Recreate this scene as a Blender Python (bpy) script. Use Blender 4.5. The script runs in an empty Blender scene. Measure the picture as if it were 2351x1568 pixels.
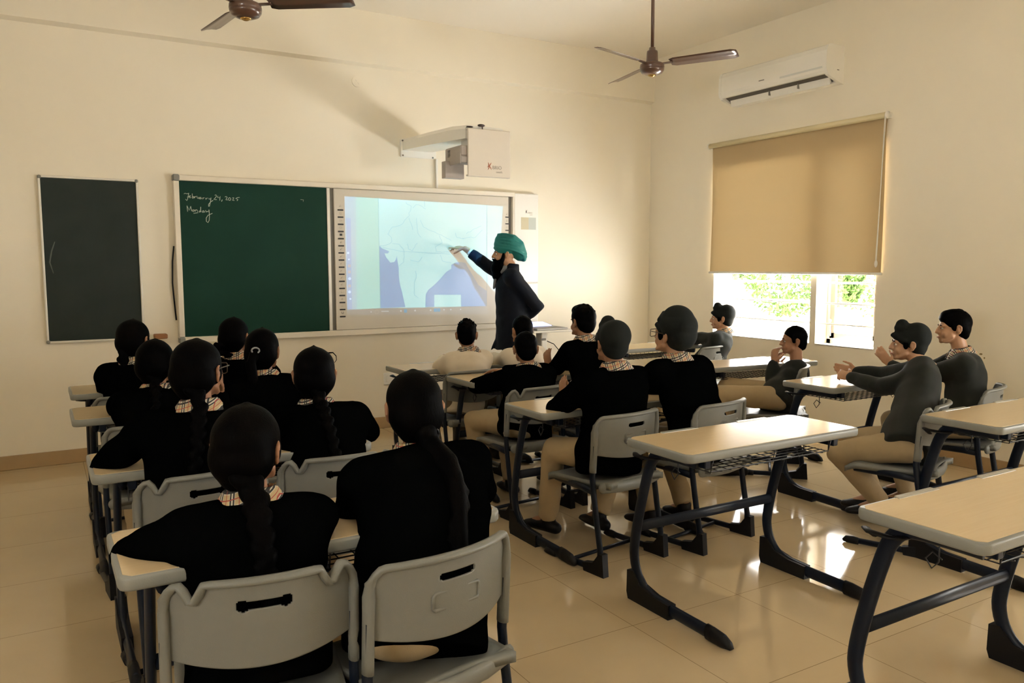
import bpy, math, random
import numpy as np
from mathutils import Vector, Matrix

# ------------------------------------------------------------------ camera, world, sun, exposure
S = bpy.context.scene
COL = S.collection
F_PX, W_PX, H_PX = 1823.85, 2351.0, 1568.0
YAW, PITCH, ROLL = 0.536514, 0.0951674, 0.00191903
CAM = np.array([-5.744, -6.730, 1.47])


def cam_axes():
    cy, sy, cp, sp = math.cos(YAW), math.sin(YAW), math.cos(PITCH), math.sin(PITCH)
    f = np.array([sy * cp, cy * cp, -sp]); r = np.array([cy, -sy, 0.0]); d = np.cross(f, r)
    c, s = math.cos(ROLL), math.sin(ROLL)
    return c * r + s * d, -s * r + c * d, f


AX = cam_axes()


def ray(px, py):
    return AX[0] * (px - W_PX / 2) / F_PX + AX[1] * (py - H_PX / 2) / F_PX + AX[2]


def at(px, py, Y):
    """the point of the room seen at a pixel, on the upright plane y = Y"""
    v = ray(px, py); return CAM + v * (Y - CAM[1]) / v[1]


cam_data = bpy.data.cameras.new('camera')
cam = bpy.data.objects.new('camera', cam_data)
COL.objects.link(cam)
m = Matrix.Identity(4)
for i in range(3):
    m[i][0] = AX[0][i]; m[i][1] = -AX[1][i]; m[i][2] = -AX[2][i]; m[i][3] = CAM[i]
cam.matrix_world = m
cam_data.sensor_width = 36.0
cam_data.lens = F_PX / W_PX * 36.0
cam_data.clip_start = 0.02
cam_data.clip_end = 500
S.camera = cam

S.view_settings.view_transform = 'Standard'
S.view_settings.look = 'None'
S.view_settings.exposure = 1.90
S.view_settings.gamma = 1.0
S.view_settings.use_curve_mapping = False
S.cycles.use_denoising = True
S.cycles.max_bounces = 14
S.cycles.diffuse_bounces = 8
S.cycles.glossy_bounces = 4
S.cycles.transparent_max_bounces = 12
S.cycles.sample_clamp_indirect = 6.0
S.cycles.caustics_reflective = False
S.cycles.caustics_refractive = False

DAY = 7.0                         # brightness of the overcast daylight
wd = bpy.data.worlds.new('daylight')
S.world = wd
wd.use_nodes = True
bg = wd.node_tree.nodes['Background']
# pale overcast sky above, brighter sunlit ground below the horizon
_t = wd.node_tree; _tc = _t.nodes.new('ShaderNodeTexCoord'); _sx = _t.nodes.new('ShaderNodeSeparateXYZ'); _mr = _t.nodes.new('ShaderNodeMapRange')
_t.links.new(_tc.outputs['Generated'], _sx.inputs[0]); _t.links.new(_sx.outputs[2], _mr.inputs[0])
_mr.inputs[1].default_value = -0.06; _mr.inputs[2].default_value = 0.10; _mr.inputs[3].default_value = DAY * 2.4; _mr.inputs[4].default_value = DAY * 0.8
_t.links.new(_mr.outputs[0], bg.inputs[1])
bg.inputs[0].default_value = (1.0, 0.98, 0.94, 1)

sd = bpy.data.lights.new('sun', 'SUN')
sd.energy = 70.0; sd.angle = 0.02; sd.color = (1.0, 0.96, 0.88)
sun = bpy.data.objects.new('sun', sd)
COL.objects.link(sun)
sun.rotation_euler = Vector((0.10, 0.05, 1.0)).to_track_quat('Z', 'Y').to_euler()


def portal(name, y0, y1, z0, z1, x=0.27):
    d = bpy.data.lights.new(name, 'AREA')
    d.shape = 'RECTANGLE'; d.size = abs(y1 - y0); d.size_y = abs(z1 - z0)
    d.cycles.is_portal = True
    o = bpy.data.objects.new(name, d); COL.objects.link(o)
    o.location = (x, (y0 + y1) / 2, (z0 + z1) / 2)
    # faces into the room (-X)
    o.rotation_euler = Matrix(((0, 0, 1), (1, 0, 0), (0, 1, 0))).to_euler()
    return o


WIN_Z0, WIN_Z1 = 0.79, 2.40
portal('portal_window', -0.98, -2.755, WIN_Z0, WIN_Z1)
portal('portal_rear_window', -5.30, -8.20, WIN_Z0, WIN_Z1)
o = portal('portal_added_window', -6.0, -7.5, 1.45, 2.1, -8.17)  # portal for the added window in the unseen left wall
o.rotation_euler = Matrix(((0, 0, -1), (-1, 0, 0), (0, 1, 0))).to_euler()

# ------------------------------------------------------------------ materials
MATS = {}


def mat(name, col, rough=0.6, metal=0.0, noise=0.0, nscale=40.0, bump=0.0, bscale=200.0, coat=0.0, sheen=0.0, spec=None,
        emit=None, estr=0.0, dark=None, stretch=(1, 1, 1)):
    if name in MATS: return MATS[name]
    m = bpy.data.materials.new(name); m.use_nodes = True
    nt = m.node_tree; b = nt.nodes['Principled BSDF']
    b.inputs['Base Color'].default_value = (*col, 1)
    b.inputs['Roughness'].default_value = rough
    b.inputs['Metallic'].default_value = metal
    if spec is not None: b.inputs['Specular IOR Level'].default_value = spec
    if coat: b.inputs['Coat Weight'].default_value = coat; b.inputs['Coat Roughness'].default_value = 0.08
    if sheen: b.inputs['Sheen Weight'].default_value = sheen; b.inputs['Sheen Roughness'].default_value = 0.5
    if emit: b.inputs['Emission Color'].default_value = (*emit, 1); b.inputs['Emission Strength'].default_value = estr
    tc = nt.nodes.new('ShaderNodeTexCoord')
    mp = nt.nodes.new('ShaderNodeMapping'); mp.inputs['Scale'].default_value = stretch
    nt.links.new(tc.outputs['Object'], mp.inputs[0])
    n = nt.nodes.new('ShaderNodeTexNoise'); n.inputs['Scale'].default_value = nscale; n.inputs['Detail'].default_value = 4
    nt.links.new(mp.outputs[0], n.inputs['Vector'])
    r = nt.nodes.new('ShaderNodeMix'); r.data_type = 'RGBA'
    d = dark or tuple(c * (1 - noise) for c in col)
    r.inputs['A'].default_value = (*col, 1); r.inputs['B'].default_value = (*d, 1)
    nt.links.new(n.outputs['Fac'], r.inputs['Factor']); nt.links.new(r.outputs['Result'], b.inputs['Base Color'])
    if bump:
        n2 = nt.nodes.new('ShaderNodeTexNoise'); n2.inputs['Scale'].default_value = bscale; n2.inputs['Detail'].default_value = 3
        nt.links.new(mp.outputs[0], n2.inputs['Vector'])
        bp = nt.nodes.new('ShaderNodeBump'); bp.inputs['Strength'].default_value = bump; bp.inputs['Distance'].default_value = 0.002
        nt.links.new(n2.outputs['Fac'], bp.inputs['Height']); nt.links.new(bp.outputs[0], b.inputs['Normal'])
    MATS[name] = m
    return m


def plaid_mat():
    m = bpy.data.materials.new('plaid'); m.use_nodes = True; MATS['plaid'] = m
    nt = m.node_tree; b = nt.nodes['Principled BSDF']; b.inputs['Roughness'].default_value = 0.8
    tc = nt.nodes.new('ShaderNodeTexCoord'); sx = nt.nodes.new('ShaderNodeSeparateXYZ')
    mp = nt.nodes.new('ShaderNodeMapping'); mp.inputs['Rotation'].default_value = (0.0, 0.35, 0.6)
    nt.links.new(tc.outputs['Object'], mp.inputs[0]); nt.links.new(mp.outputs[0], sx.inputs[0])
    def band(axis, freq, off, lo, hi):
        a = nt.nodes.new('ShaderNodeMath'); a.operation = 'MULTIPLY_ADD'; a.inputs[1].default_value = freq; a.inputs[2].default_value = off + 50
        nt.links.new(sx.outputs[axis], a.inputs[0])
        f = nt.nodes.new('ShaderNodeMath'); f.operation = 'FRACT'; nt.links.new(a.outputs[0], f.inputs[0])
        g = nt.nodes.new('ShaderNodeMath'); g.operation = 'GREATER_THAN'; g.inputs[1].default_value = lo; nt.links.new(f.outputs[0], g.inputs[0])
        h = nt.nodes.new('ShaderNodeMath'); h.operation = 'LESS_THAN'; h.inputs[1].default_value = hi; nt.links.new(f.outputs[0], h.inputs[0])
        k = nt.nodes.new('ShaderNodeMath'); k.operation = 'MULTIPLY'; nt.links.new(g.outputs[0], k.inputs[0]); nt.links.new(h.outputs[0], k.inputs[1])
        return k.outputs[0]
    cur = None
    layers = [((0.48, 0.44, 0.35), 0, 28, 0, 0.0, 0.45), ((0.52, 0.48, 0.39), 2, 28, 0, 0.0, 0.45),
              ((0.02, 0.02, 0.02), 0, 28, 0, 0.04, 0.16), ((0.02, 0.02, 0.02), 0, 28, 0, 0.28, 0.40),
              ((0.02, 0.02, 0.02), 2, 28, 0, 0.04, 0.16), ((0.02, 0.02, 0.02), 2, 28, 0, 0.28, 0.40),
              ((0.30, 0.04, 0.03), 0, 28, 0, 0.72, 0.77), ((0.30, 0.04, 0.03), 2, 28, 0, 0.72, 0.77)]
    for c, ax, fr, off, lo, hi in layers:
        r = nt.nodes.new('ShaderNodeMix'); r.data_type = 'RGBA'
        if cur is None: r.inputs['A'].default_value = (0.40, 0.30, 0.16, 1)
        else: nt.links.new(cur, r.inputs['A'])
        r.inputs['B'].default_value = (*c, 1); nt.links.new(band(ax, fr, off, lo, hi), r.inputs['Factor']); cur = r.outputs['Result']
    nt.links.new(cur, b.inputs['Base Color'])
    return m


def tile_mat():
    m = bpy.data.materials.new('floor_tiles'); m.use_nodes = True
    nt = m.node_tree; b = nt.nodes['Principled BSDF']
    b.inputs['Roughness'].default_value = 0.07; b.inputs['Specular IOR Level'].default_value = 0.55
    tc = nt.nodes.new('ShaderNodeTexCoord'); mp = nt.nodes.new('ShaderNodeMapping')
    mp.inputs['Location'].default_value = (3.12, 4.29, 0)
    nt.links.new(tc.outputs['Object'], mp.inputs[0])
    br = nt.nodes.new('ShaderNodeTexBrick'); br.offset = 0.0; br.squash = 1.0
    br.inputs['Scale'].default_value = 1.0; br.inputs['Brick Width'].default_value = 0.6; br.inputs['Row Height'].default_value = 0.6
    br.inputs['Mortar Size'].default_value = 0.0016; br.inputs['Mortar Smooth'].default_value = 0.1
    br.inputs['Color1'].default_value = (0.53, 0.42, 0.265, 1); br.inputs['Color2'].default_value = (0.515, 0.405, 0.255, 1)
    br.inputs['Mortar'].default_value = (0.26, 0.19, 0.10, 1)
    nt.links.new(mp.outputs[0], br.inputs['Vector'])
    n = nt.nodes.new('ShaderNodeTexNoise'); n.inputs['Scale'].default_value = 3.0; n.inputs['Detail'].default_value = 6
    nt.links.new(tc.outputs['Object'], n.inputs['Vector'])
    mx = nt.nodes.new('ShaderNodeMix'); mx.data_type = 'RGBA'; mx.blend_type = 'MULTIPLY'
    cr = nt.nodes.new('ShaderNodeValToRGB'); cr.color_ramp.elements[0].color = (0.86, 0.84, 0.80, 1); cr.color_ramp.elements[1].color = (1, 1, 1, 1)
    nt.links.new(n.outputs['Fac'], cr.inputs[0]); mx.inputs['Factor'].default_value = 1
    nt.links.new(br.outputs['Color'], mx.inputs['A']); nt.links.new(cr.outputs[0], mx.inputs['B'])
    nt.links.new(mx.outputs['Result'], b.inputs['Base Color'])
    MATS['floor_tiles'] = m
    return m


def blind_mat():
    m = bpy.data.materials.new('blind_fabric'); m.use_nodes = True
    nt = m.node_tree
    for n in list(nt.nodes):
        if n.type != 'OUTPUT_MATERIAL': nt.nodes.remove(n)
    out = nt.nodes[0]
    d = nt.nodes.new('ShaderNodeBsdfDiffuse'); t = nt.nodes.new('ShaderNodeBsdfTranslucent'); mx = nt.nodes.new('ShaderNodeMixShader')
    d.inputs[0].default_value = (0.47, 0.36, 0.21, 1); t.inputs[0].default_value = (0.60, 0.44, 0.22, 1)
    mx.inputs[0].default_value = 0.014
    nt.links.new(d.outputs[0], mx.inputs[1]); nt.links.new(t.outputs[0], mx.inputs[2]); nt.links.new(mx.outputs[0], out.inputs[0])
    MATS['blind_fabric'] = m
    return m


def wood_mat(name, c1, c2, rough):
    m = bpy.data.materials.new(name); m.use_nodes = True; MATS[name] = m
    nt = m.node_tree; b = nt.nodes['Principled BSDF']; b.inputs['Roughness'].default_value = rough
    tc = nt.nodes.new('ShaderNodeTexCoord'); mp = nt.nodes.new('ShaderNodeMapping'); mp.inputs['Scale'].default_value = (2.0, 40, 40)
    nt.links.new(tc.outputs['Object'], mp.inputs[0])
    n = nt.nodes.new('ShaderNodeTexNoise'); n.inputs['Scale'].default_value = 3; n.inputs['Detail'].default_value = 5
    nt.links.new(mp.outputs[0], n.inputs['Vector'])
    r = nt.nodes.new('ShaderNodeMix'); r.data_type = 'RGBA'; r.inputs['A'].default_value = (*c1, 1); r.inputs['B'].default_value = (*c2, 1)
    nt.links.new(n.outputs['Fac'], r.inputs['Factor']); nt.links.new(r.outputs['Result'], b.inputs['Base Color'])
    return m


WALL = mat('wall_paint', (0.80, 0.75, 0.63), 0.75, noise=0.05, nscale=3, bump=0.15, bscale=60)
CEIL = mat('ceiling_paint', (0.85, 0.81, 0.72), 0.8, noise=0.03, nscale=2)
SKIRT = mat('skirting_tile', (0.42, 0.29, 0.15), 0.35, noise=0.15, nscale=12)
FLOOR = tile_mat()
WHITE = mat('white_plastic', (0.80, 0.79, 0.74), 0.4, noise=0.03)
WHITEP = mat('window_paint', (0.86, 0.84, 0.78), 0.45, noise=0.03)
ALU = mat('aluminium_trim', (0.72, 0.70, 0.64), 0.38, metal=0.25, noise=0.06)
SLATE = mat('black_chalkboard', (0.014, 0.022, 0.018), 0.7, spec=0.2, noise=0.35, nscale=5, dark=(0.030, 0.038, 0.034), bump=0.1, bscale=400)
GREEN = mat('green_chalkboard', (0.003, 0.030, 0.018), 0.6, spec=0.15, nscale=4, dark=(0.006, 0.040, 0.026), bump=0.08, bscale=400)
CHALK = mat('chalk', (0.55, 0.58, 0.52), 0.9, noise=0.1)
SCREEN = mat('board_surface', (0.62, 0.58, 0.50), 0.45, noise=0.02)
GREYGAP = mat('grey_channel', (0.20, 0.19, 0.17), 0.5, noise=0.1)
BLACK = mat('black_plastic', (0.006, 0.006, 0.007), 0.5, spec=0.2, noise=0.2)
NAVY = mat('navy_metal', (0.004, 0.008, 0.018), 0.40, noise=0.2, spec=0.25)
GREY = mat('grey_plastic', (0.155, 0.158, 0.143), 0.42, noise=0.06, bump=0.25, bscale=350)
GREYD = mat('grey_trim', (0.22, 0.225, 0.21), 0.42, noise=0.06, bump=0.2, bscale=350)
WOOD = wood_mat('beech_laminate', (0.62, 0.49, 0.31), (0.56, 0.43, 0.26), 0.17)
WOODB = wood_mat('brown_wood', (0.32, 0.14, 0.045), (0.20, 0.08, 0.03), 0.5)
STEEL = mat('wire_black', (0.015, 0.015, 0.018), 0.4, noise=0.1)
SILVER = mat('silver_slot', (0.5, 0.5, 0.47), 0.3, metal=0.6, noise=0.1)
FANB = mat('fan_brown', (0.085, 0.040, 0.024), 0.30, noise=0.15, coat=0.4)
GOLD = mat('brass_cap', (0.60, 0.38, 0.12), 0.25, metal=0.8, noise=0.1)
SWEATER = mat('black_sweater', (0.0014, 0.0016, 0.0016), 0.9, noise=0.3, nscale=60, bump=0.5, bscale=500, spec=0.0)
SWHAZE = mat('hazed_sweater', (0.018, 0.020, 0.017), 0.85, noise=0.3, nscale=60, bump=0.5, bscale=500, sheen=0.05, spec=0.15)  # black sweater near the window, glare haze lightened into its colour
SHIRTW = mat('cream_shirt', (0.62, 0.54, 0.42), 0.8, noise=0.08, nscale=20, bump=0.3, bscale=40)
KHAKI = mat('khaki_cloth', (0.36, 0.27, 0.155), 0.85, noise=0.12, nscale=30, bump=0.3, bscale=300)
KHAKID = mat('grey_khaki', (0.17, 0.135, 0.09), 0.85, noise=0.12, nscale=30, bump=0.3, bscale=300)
PLAID = plaid_mat()
SKIN = mat('skin', (0.30, 0.145, 0.075), 0.55, noise=0.15, nscale=25)
SKINL = mat('skin_light', (0.42, 0.23, 0.13), 0.5, noise=0.12, nscale=25)
HAIR = mat('black_hair', (0.0012, 0.0011, 0.0011), 0.55, spec=0.02, noise=0.3, nscale=90, bump=0.6, bscale=240, stretch=(1, 1, 0.2))
PATKA = mat('black_cloth', (0.008, 0.010, 0.009), 0.8, spec=0.15, noise=0.25, nscale=30, bump=0.3, bscale=120)
TEAL = mat('teal_cloth', (0.0, 0.165, 0.150), 0.65, noise=0.2, nscale=20, bump=0.3, bscale=150)
SUIT = mat('navy_suit', (0.004, 0.006, 0.012), 0.8, spec=0.15, noise=0.2, nscale=50, bump=0.2, bscale=500, sheen=0.02)
SHOE = mat('black_leather', (0.005, 0.0045, 0.0045), 0.5, spec=0.2, noise=0.2)
EYEW = mat('eye_white', (0.5, 0.48, 0.44), 0.3)
LIP = mat('lip_brown', (0.28, 0.10, 0.07), 0.5)
LEAF = mat('tree_leaf', (0.050, 0.092, 0.020), 0.7, noise=0.5, nscale=3, spec=0.1)
CASE = mat('casement_paint', (0.40, 0.33, 0.26), 0.5, noise=0.05)
BARK = mat('bark', (0.16, 0.11, 0.07), 0.9, noise=0.3)
GROUND = mat('pale_ground', (0.50, 0.48, 0.42), 0.9, noise=0.1, nscale=0.5)
ORANGE = mat('orange_label', (0.55, 0.13, 0.03), 0.5)
MAROON = mat('maroon_cloth', (0.12, 0.035, 0.025), 0.8, noise=0.2, nscale=20)
BLINDF = blind_mat()
GLASS = mat('clear_glass', (1, 1, 1), 0.0)
_g = GLASS.node_tree
for _n in list(_g.nodes):
    if _n.type != 'OUTPUT_MATERIAL': _g.nodes.remove(_n)
_a = _g.nodes.new('ShaderNodeBsdfTransparent'); _b = _g.nodes.new('ShaderNodeBsdfGlossy'); _c = _g.nodes.new('ShaderNodeMixShader')
_b.inputs['Roughness'].default_value = 0.02; _c.inputs[0].default_value = 0.05
_g.links.new(_a.outputs[0], _c.inputs[1]); _g.links.new(_b.outputs[0], _c.inputs[2]); _g.links.new(_c.outputs[0], [n for n in _g.nodes if n.type == 'OUTPUT_MATERIAL'][0].inputs[0])


# ------------------------------------------------------------------ mesh helpers
class MB:
    def __init__(s): s.v = []; s.f = []; s.sm = []

    def add(s, vs, fs, smooth=True):
        k = len(s.v); s.v += [tuple(map(float, p)) for p in vs]; s.f += [tuple(i + k for i in f) for f in fs]; s.sm += [smooth] * len(fs)
        return s

    def box(s, a, b, bev=0.0):
        x0, x1 = sorted((a[0], b[0])); y0, y1 = sorted((a[1], b[1])); z0, z1 = sorted((a[2], b[2]))
        if bev <= 0:
            v = [(x0, y0, z0), (x1, y0, z0), (x1, y1, z0), (x0, y1, z0), (x0, y0, z1), (x1, y0, z1), (x1, y1, z1), (x0, y1, z1)]
            return s.add(v, [(0, 3, 2, 1), (4, 5, 6, 7), (0, 1, 5, 4), (1, 2, 6, 5), (2, 3, 7, 6), (3, 0, 4, 7)], False)
        e = min(bev, (x1 - x0) / 2.01, (y1 - y0) / 2.01, (z1 - z0) / 2.01)
        v = []; idx = {}
        for i, X in enumerate((x0, x1)):
            for j, Y in enumerate((y0, y1)):
                for k, Z in enumerate((z0, z1)):
                    dx, dy, dz = (e if i == 0 else -e), (e if j == 0 else -e), (e if k == 0 else -e)
                    for a_, p in enumerate(((X, Y + dy, Z + dz), (X + dx, Y, Z + dz), (X + dx, Y + dy, Z))):
                        idx[(i, j, k, a_)] = len(v); v.append(p)
        f = []
        for i in (0, 1): f.append([idx[(i, j, k, 0)] for j, k in ((0, 0), (1, 0), (1, 1), (0, 1))])
        for j in (0, 1): f.append([idx[(i, j, k, 1)] for i, k in ((0, 0), (1, 0), (1, 1), (0, 1))])
        for k in (0, 1): f.append([idx[(i, j, k, 2)] for i, j in ((0, 0), (1, 0), (1, 1), (0, 1))])
        for j in (0, 1):
            for k in (0, 1): f.append([idx[(0, j, k, 1)], idx[(1, j, k, 1)], idx[(1, j, k, 2)], idx[(0, j, k, 2)]])
        for i in (0, 1):
            for k in (0, 1): f.append([idx[(i, 0, k, 0)], idx[(i, 1, k, 0)], idx[(i, 1, k, 2)], idx[(i, 0, k, 2)]])
        for i in (0, 1):
            for j in (0, 1): f.append([idx[(i, j, 0, 0)], idx[(i, j, 1, 0)], idx[(i, j, 1, 1)], idx[(i, j, 0, 1)]])
        for i in (0, 1):
            for j in (0, 1):
                for k in (0, 1): f.append([idx[(i, j, k, 0)], idx[(i, j, k, 1)], idx[(i, j, k, 2)]])
        return s.add(v, f, False)

    def tube(s, pts, r, seg=10, ref=None, cap=True, round_end=False):
        """a tube along points; r a number, a (ra, rb) pair or a list of either; ref: direction of ra"""
        P = [np.array(p, float) for p in pts]; n = len(P)
        R = list(r) if isinstance(r, list) else [r] * n
        R = [(q, q) if not isinstance(q, (tuple, list)) else tuple(q) for q in R]
        T = []
        for i in range(n):
            t = P[min(i + 1, n - 1)] - P[max(i - 1, 0)]; T.append(t / (np.linalg.norm(t) + 1e-12))
        if round_end:
            def cap_pts(p, t, q):
                out = []
                for a in (0.35, 0.7, 0.93):
                    out.append((p + t * math.sin(a * math.pi / 2) * max(q) * 0.95, (q[0] * math.cos(a * math.pi / 2), q[1] * math.cos(a * math.pi / 2))))
                return out
            a0 = cap_pts(P[0], -T[0], R[0])[::-1]; a1 = cap_pts(P[-1], T[-1], R[-1])
            P = [p for p, _ in a0] + P + [p for p, _ in a1]; R = [q for _, q in a0] + R + [q for _, q in a1]
            T = [T[0]] * 3 + T + [T[-1]] * 3; n = len(P)
        u = np.array(ref if ref is not None else ((0, 0, 1) if abs(T[0][2]) < 0.9 else (1, 0, 0)), float)
        vs = []
        for i in range(n):
            uu = u - T[i] * np.dot(u, T[i])
            if np.linalg.norm(uu) < 1e-6: uu = np.cross(T[i], (0.3, 0.5, 0.8))
            uu /= np.linalg.norm(uu); w = np.cross(T[i], uu)
            if ref is None: u = uu
            for k in range(seg):
                a = 2 * math.pi * k / seg
                vs.append(P[i] + uu * R[i][0] * math.cos(a) + w * R[i][1] * math.sin(a))
        fs = [(i * seg + k, i * seg + (k + 1) % seg, (i + 1) * seg + (k + 1) % seg, (i + 1) * seg + k) for i in range(n - 1) for k in range(seg)]
        if cap: fs += [tuple(range(seg))[::-1], tuple((n - 1) * seg + k for k in range(seg))]
        return s.add(vs, fs)

    def ell(s, c, r, M=None, nu=26, nv=17):
        """ellipsoid; M: 3x3 matrix (columns = axes)"""
        M = np.eye(3) if M is None else np.array(M, float); c = np.array(c, float)
        r = (r, r, r) if not isinstance(r, (tuple, list)) else r
        vs = [c + M @ np.array((0, 0, r[2]))]
        for i in range(1, nv):
            a = math.pi * i / nv
            for k in range(nu):
                b = 2 * math.pi * k / nu
                vs.append(c + M @ np.array((r[0] * math.sin(a) * math.cos(b), r[1] * math.sin(a) * math.sin(b), r[2] * math.cos(a))))
        vs.append(c - M @ np.array((0, 0, r[2])))
        fs = [(0, 1 + k, 1 + (k + 1) % nu) for k in range(nu)]
        for i in range(nv - 2):
            for k in range(nu):
                a, b = 1 + i * nu + k, 1 + i * nu + (k + 1) % nu
                fs.append((a, a + nu, b + nu, b))
        L = len(vs) - 1; o = 1 + (nv - 2) * nu
        fs += [(o + k, L, o + (k + 1) % nu) for k in range(nu)]
        return s.add(vs, fs)

    def prism(s, poly, axis, a, b):
        """a polygon extruded; axis 0/1/2 is the extrusion axis, poly in the two other coordinates (in order)"""
        n = len(poly)
        def P(q, t):
            q = list(q); q.insert(axis, t); return tuple(q)
        vs = [P(q, a) for q in poly] + [P(q, b) for q in poly]
        fs = [tuple(range(n))[::-1], tuple(range(n, 2 * n))] + [(i, (i + 1) % n, n + (i + 1) % n, n + i) for i in range(n)]
        return s.add(vs, fs, False)

    def lathe(s, prof, c=(0, 0, 0), seg=28):
        n = len(prof); vs = []
        for r, z in prof:
            for k in range(seg):
                a = 2 * math.pi * k / seg; vs.append((c[0] + r * math.cos(a), c[1] + r * math.sin(a), c[2] + z))
        fs = [(i * seg + k, i * seg + (k + 1) % seg, (i + 1) * seg + (k + 1) % seg, (i + 1) * seg + k) for i in range(n - 1) for k in range(seg)]
        fs += [tuple(range(seg))[::-1], tuple((n - 1) * seg + k for k in range(seg))]
        return s.add(vs, fs)

    def quad(s, a, b, c, d): return s.add([a, b, c, d], [(0, 1, 2, 3)], False)

    def mesh(s, name):
        me = bpy.data.meshes.new(name); me.from_pydata(s.v, [], s.f)
        me.polygons.foreach_set('use_smooth', s.sm); me.update()
        return me

    def build(s, name, material, parent=None):
        me = s.mesh(name)
        import bmesh
        bm = bmesh.new(); bm.from_mesh(me); bmesh.ops.recalc_face_normals(bm, faces=bm.faces); bm.to_mesh(me); bm.free()
        me.materials.append(material)
        o = bpy.data.objects.new(name, me); COL.objects.link(o)
        if parent is not None: o.parent = parent
        return o


def remesh(o, voxel, smooth=4, wr=0.0, wseed=0.0, stuffmat=None):
    """join the overlapping solids of a mesh into one continuous skin"""
    md = o.modifiers.new('r', 'REMESH'); md.mode = 'VOXEL'; md.voxel_size = voxel; md.use_smooth_shade = True
    if smooth:
        sm = o.modifiers.new('s', 'SMOOTH'); sm.factor = 0.6; sm.iterations = smooth
    dg = bpy.context.evaluated_depsgraph_get()
    me = bpy.data.meshes.new_from_object(o.evaluated_get(dg), depsgraph=dg)
    mats = [s.material for s in o.material_slots]
    o.modifiers.clear(); old = o.data; nm = old.name; o.data = me; bpy.data.meshes.remove(old); me.name = nm
    if not me.materials:
        for q in mats: me.materials.append(q)
    if wr:
        n = len(me.vertices); co = np.empty(n * 3); me.vertices.foreach_get('co', co); co = co.reshape(-1, 3)
        no = np.empty(n * 3); me.vertices.foreach_get('normal', no); no = no.reshape(-1, 3)
        x, y, z = (co + wseed).T
        d = np.sin(31 * z + 9 * x + 3 * np.sin(17 * y + wseed)) * 0.5 + np.sin(23 * x - 27 * z + 4 * np.sin(13 * z + 5 * y)) * 0.35 + np.sin(55 * z + 21 * y + 3 * np.sin(19 * x)) * 0.25
        co += no * (d * wr)[:, None]; me.vertices.foreach_set('co', co.ravel()); me.update()
    return o


def empty(name, loc=(0, 0, 0), rz=0.0):
    o = bpy.data.objects.new(name, None); COL.objects.link(o); o.location = loc; o.rotation_euler = (0, 0, rz)
    o.empty_display_size = 0.1
    return o


def tag(o, label=None, cat=None, group=None, kind=None):
    if label: o['label'] = label
    if cat: o['category'] = cat
    if group: o['group'] = group
    if kind: o['kind'] = kind
    return o


def copy_tree(o, parent=None):
    c = o.copy(); COL.objects.link(c)
    if parent is not None: c.parent = parent
    for ch in list(o.children): copy_tree(ch, c)
    return c


def text_mesh(body, size, name, material, parent, M, extrude=0.0005):
    cu = bpy.data.curves.new(name, 'FONT'); cu.body = body; cu.size = size; cu.extrude = extrude; cu.align_x = 'LEFT'
    t = bpy.data.objects.new('tmp', cu); COL.objects.link(t)
    dg = bpy.context.evaluated_depsgraph_get(); me = bpy.data.meshes.new_from_object(t.evaluated_get(dg), depsgraph=dg)
    bpy.data.objects.remove(t); me.transform(M); me.materials.clear(); me.materials.append(material)
    o = bpy.data.objects.new(name, me); COL.objects.link(o); o.parent = parent
    return o

# ------------------------------------------------------------------ the room
XL, YB, ZC = -7.9, -8.6, 3.64
WT = 0.24


def struct(name, mb, material):
    o = mb.build(name, material); o['kind'] = 'structure'; return o


struct('floor', MB().box((XL - WT, YB - WT, -0.08), (WT, WT, 0.0)), FLOOR)
struct('ceiling', MB().box((XL, YB, ZC), (0.0, 0.0, ZC + 0.12)), CEIL)
struct('wall_front', MB().box((XL, 0.0, 0.0), (WT, WT, ZC + 0.12)), WALL)
wl_ = MB(); LW = (-7.5, -6.0)
wl_.box((XL - WT, YB, 0), (XL, LW[0], ZC + .12)); wl_.box((XL - WT, LW[1], 0), (XL, WT, ZC + .12))
wl_.box((XL - WT, LW[0], 0), (XL, LW[1], 1.45)); wl_.box((XL - WT, LW[0], 2.1), (XL, LW[1], ZC + .12))
struct('wall_left', wl_, WALL)
f_ = MB()
for p, q, c, d in ((LW[0], LW[0] + .045, 1.45, 2.1), (LW[1] - .045, LW[1], 1.45, 2.1), (LW[0], LW[1], 1.45, 1.495), (LW[0], LW[1], 2.055, 2.1)):
    f_.box((XL - .20, p, c), (XL - .15, q, d), .004)
o = struct('added_fill_window', f_, WHITEP)  # unseen window, added to brighten the right wall and desks
MB().box((XL - .178, LW[0] + .045, 1.495), (XL - .174, LW[1] - .045, 2.055)).build('pane', GLASS, o)
struct('wall_back', MB().box((XL - WT, YB - WT, 0.0), (WT, YB, ZC + 0.12)), WALL)
wr_ = MB()
OPEN = [(-2.131, -0.98), (-2.755, -2.191), (-8.20, -5.30)]
ys = [0.0, -0.98, -2.131, -2.191, -2.755, -5.30, -8.20, YB]
for i in range(0, 7):
    a, b = ys[i + 1], ys[i]
    if i in (1, 3, 5):
        wr_.box((0, a, 0), (WT, b, WIN_Z0)); wr_.box((0, a, WIN_Z1), (WT, b, ZC + 0.12))
    else:
        wr_.box((0, a, 0), (WT, b, ZC + 0.12))
struct('wall_right', wr_, WALL)
# shallow beam above the boards
struct('trim_1', MB().prism([(0.0, 3.185), (-0.055, 3.205), (-0.055, ZC), (0.0, ZC)], 0, XL, 0.0), WALL)
struct('baseboard_front', MB().box((XL, -0.012, 0.0), (0.0, 0.0, 0.104), 0.003), SKIRT)
struct('baseboard_right', MB().box((-0.012, YB, 0.0), (0.0, -0.012, 0.104), 0.003), SKIRT)
struct('baseboard_left', MB().box((XL, YB, 0.0), (XL + 0.012, -0.012, 0.104), 0.003), SKIRT)


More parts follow.
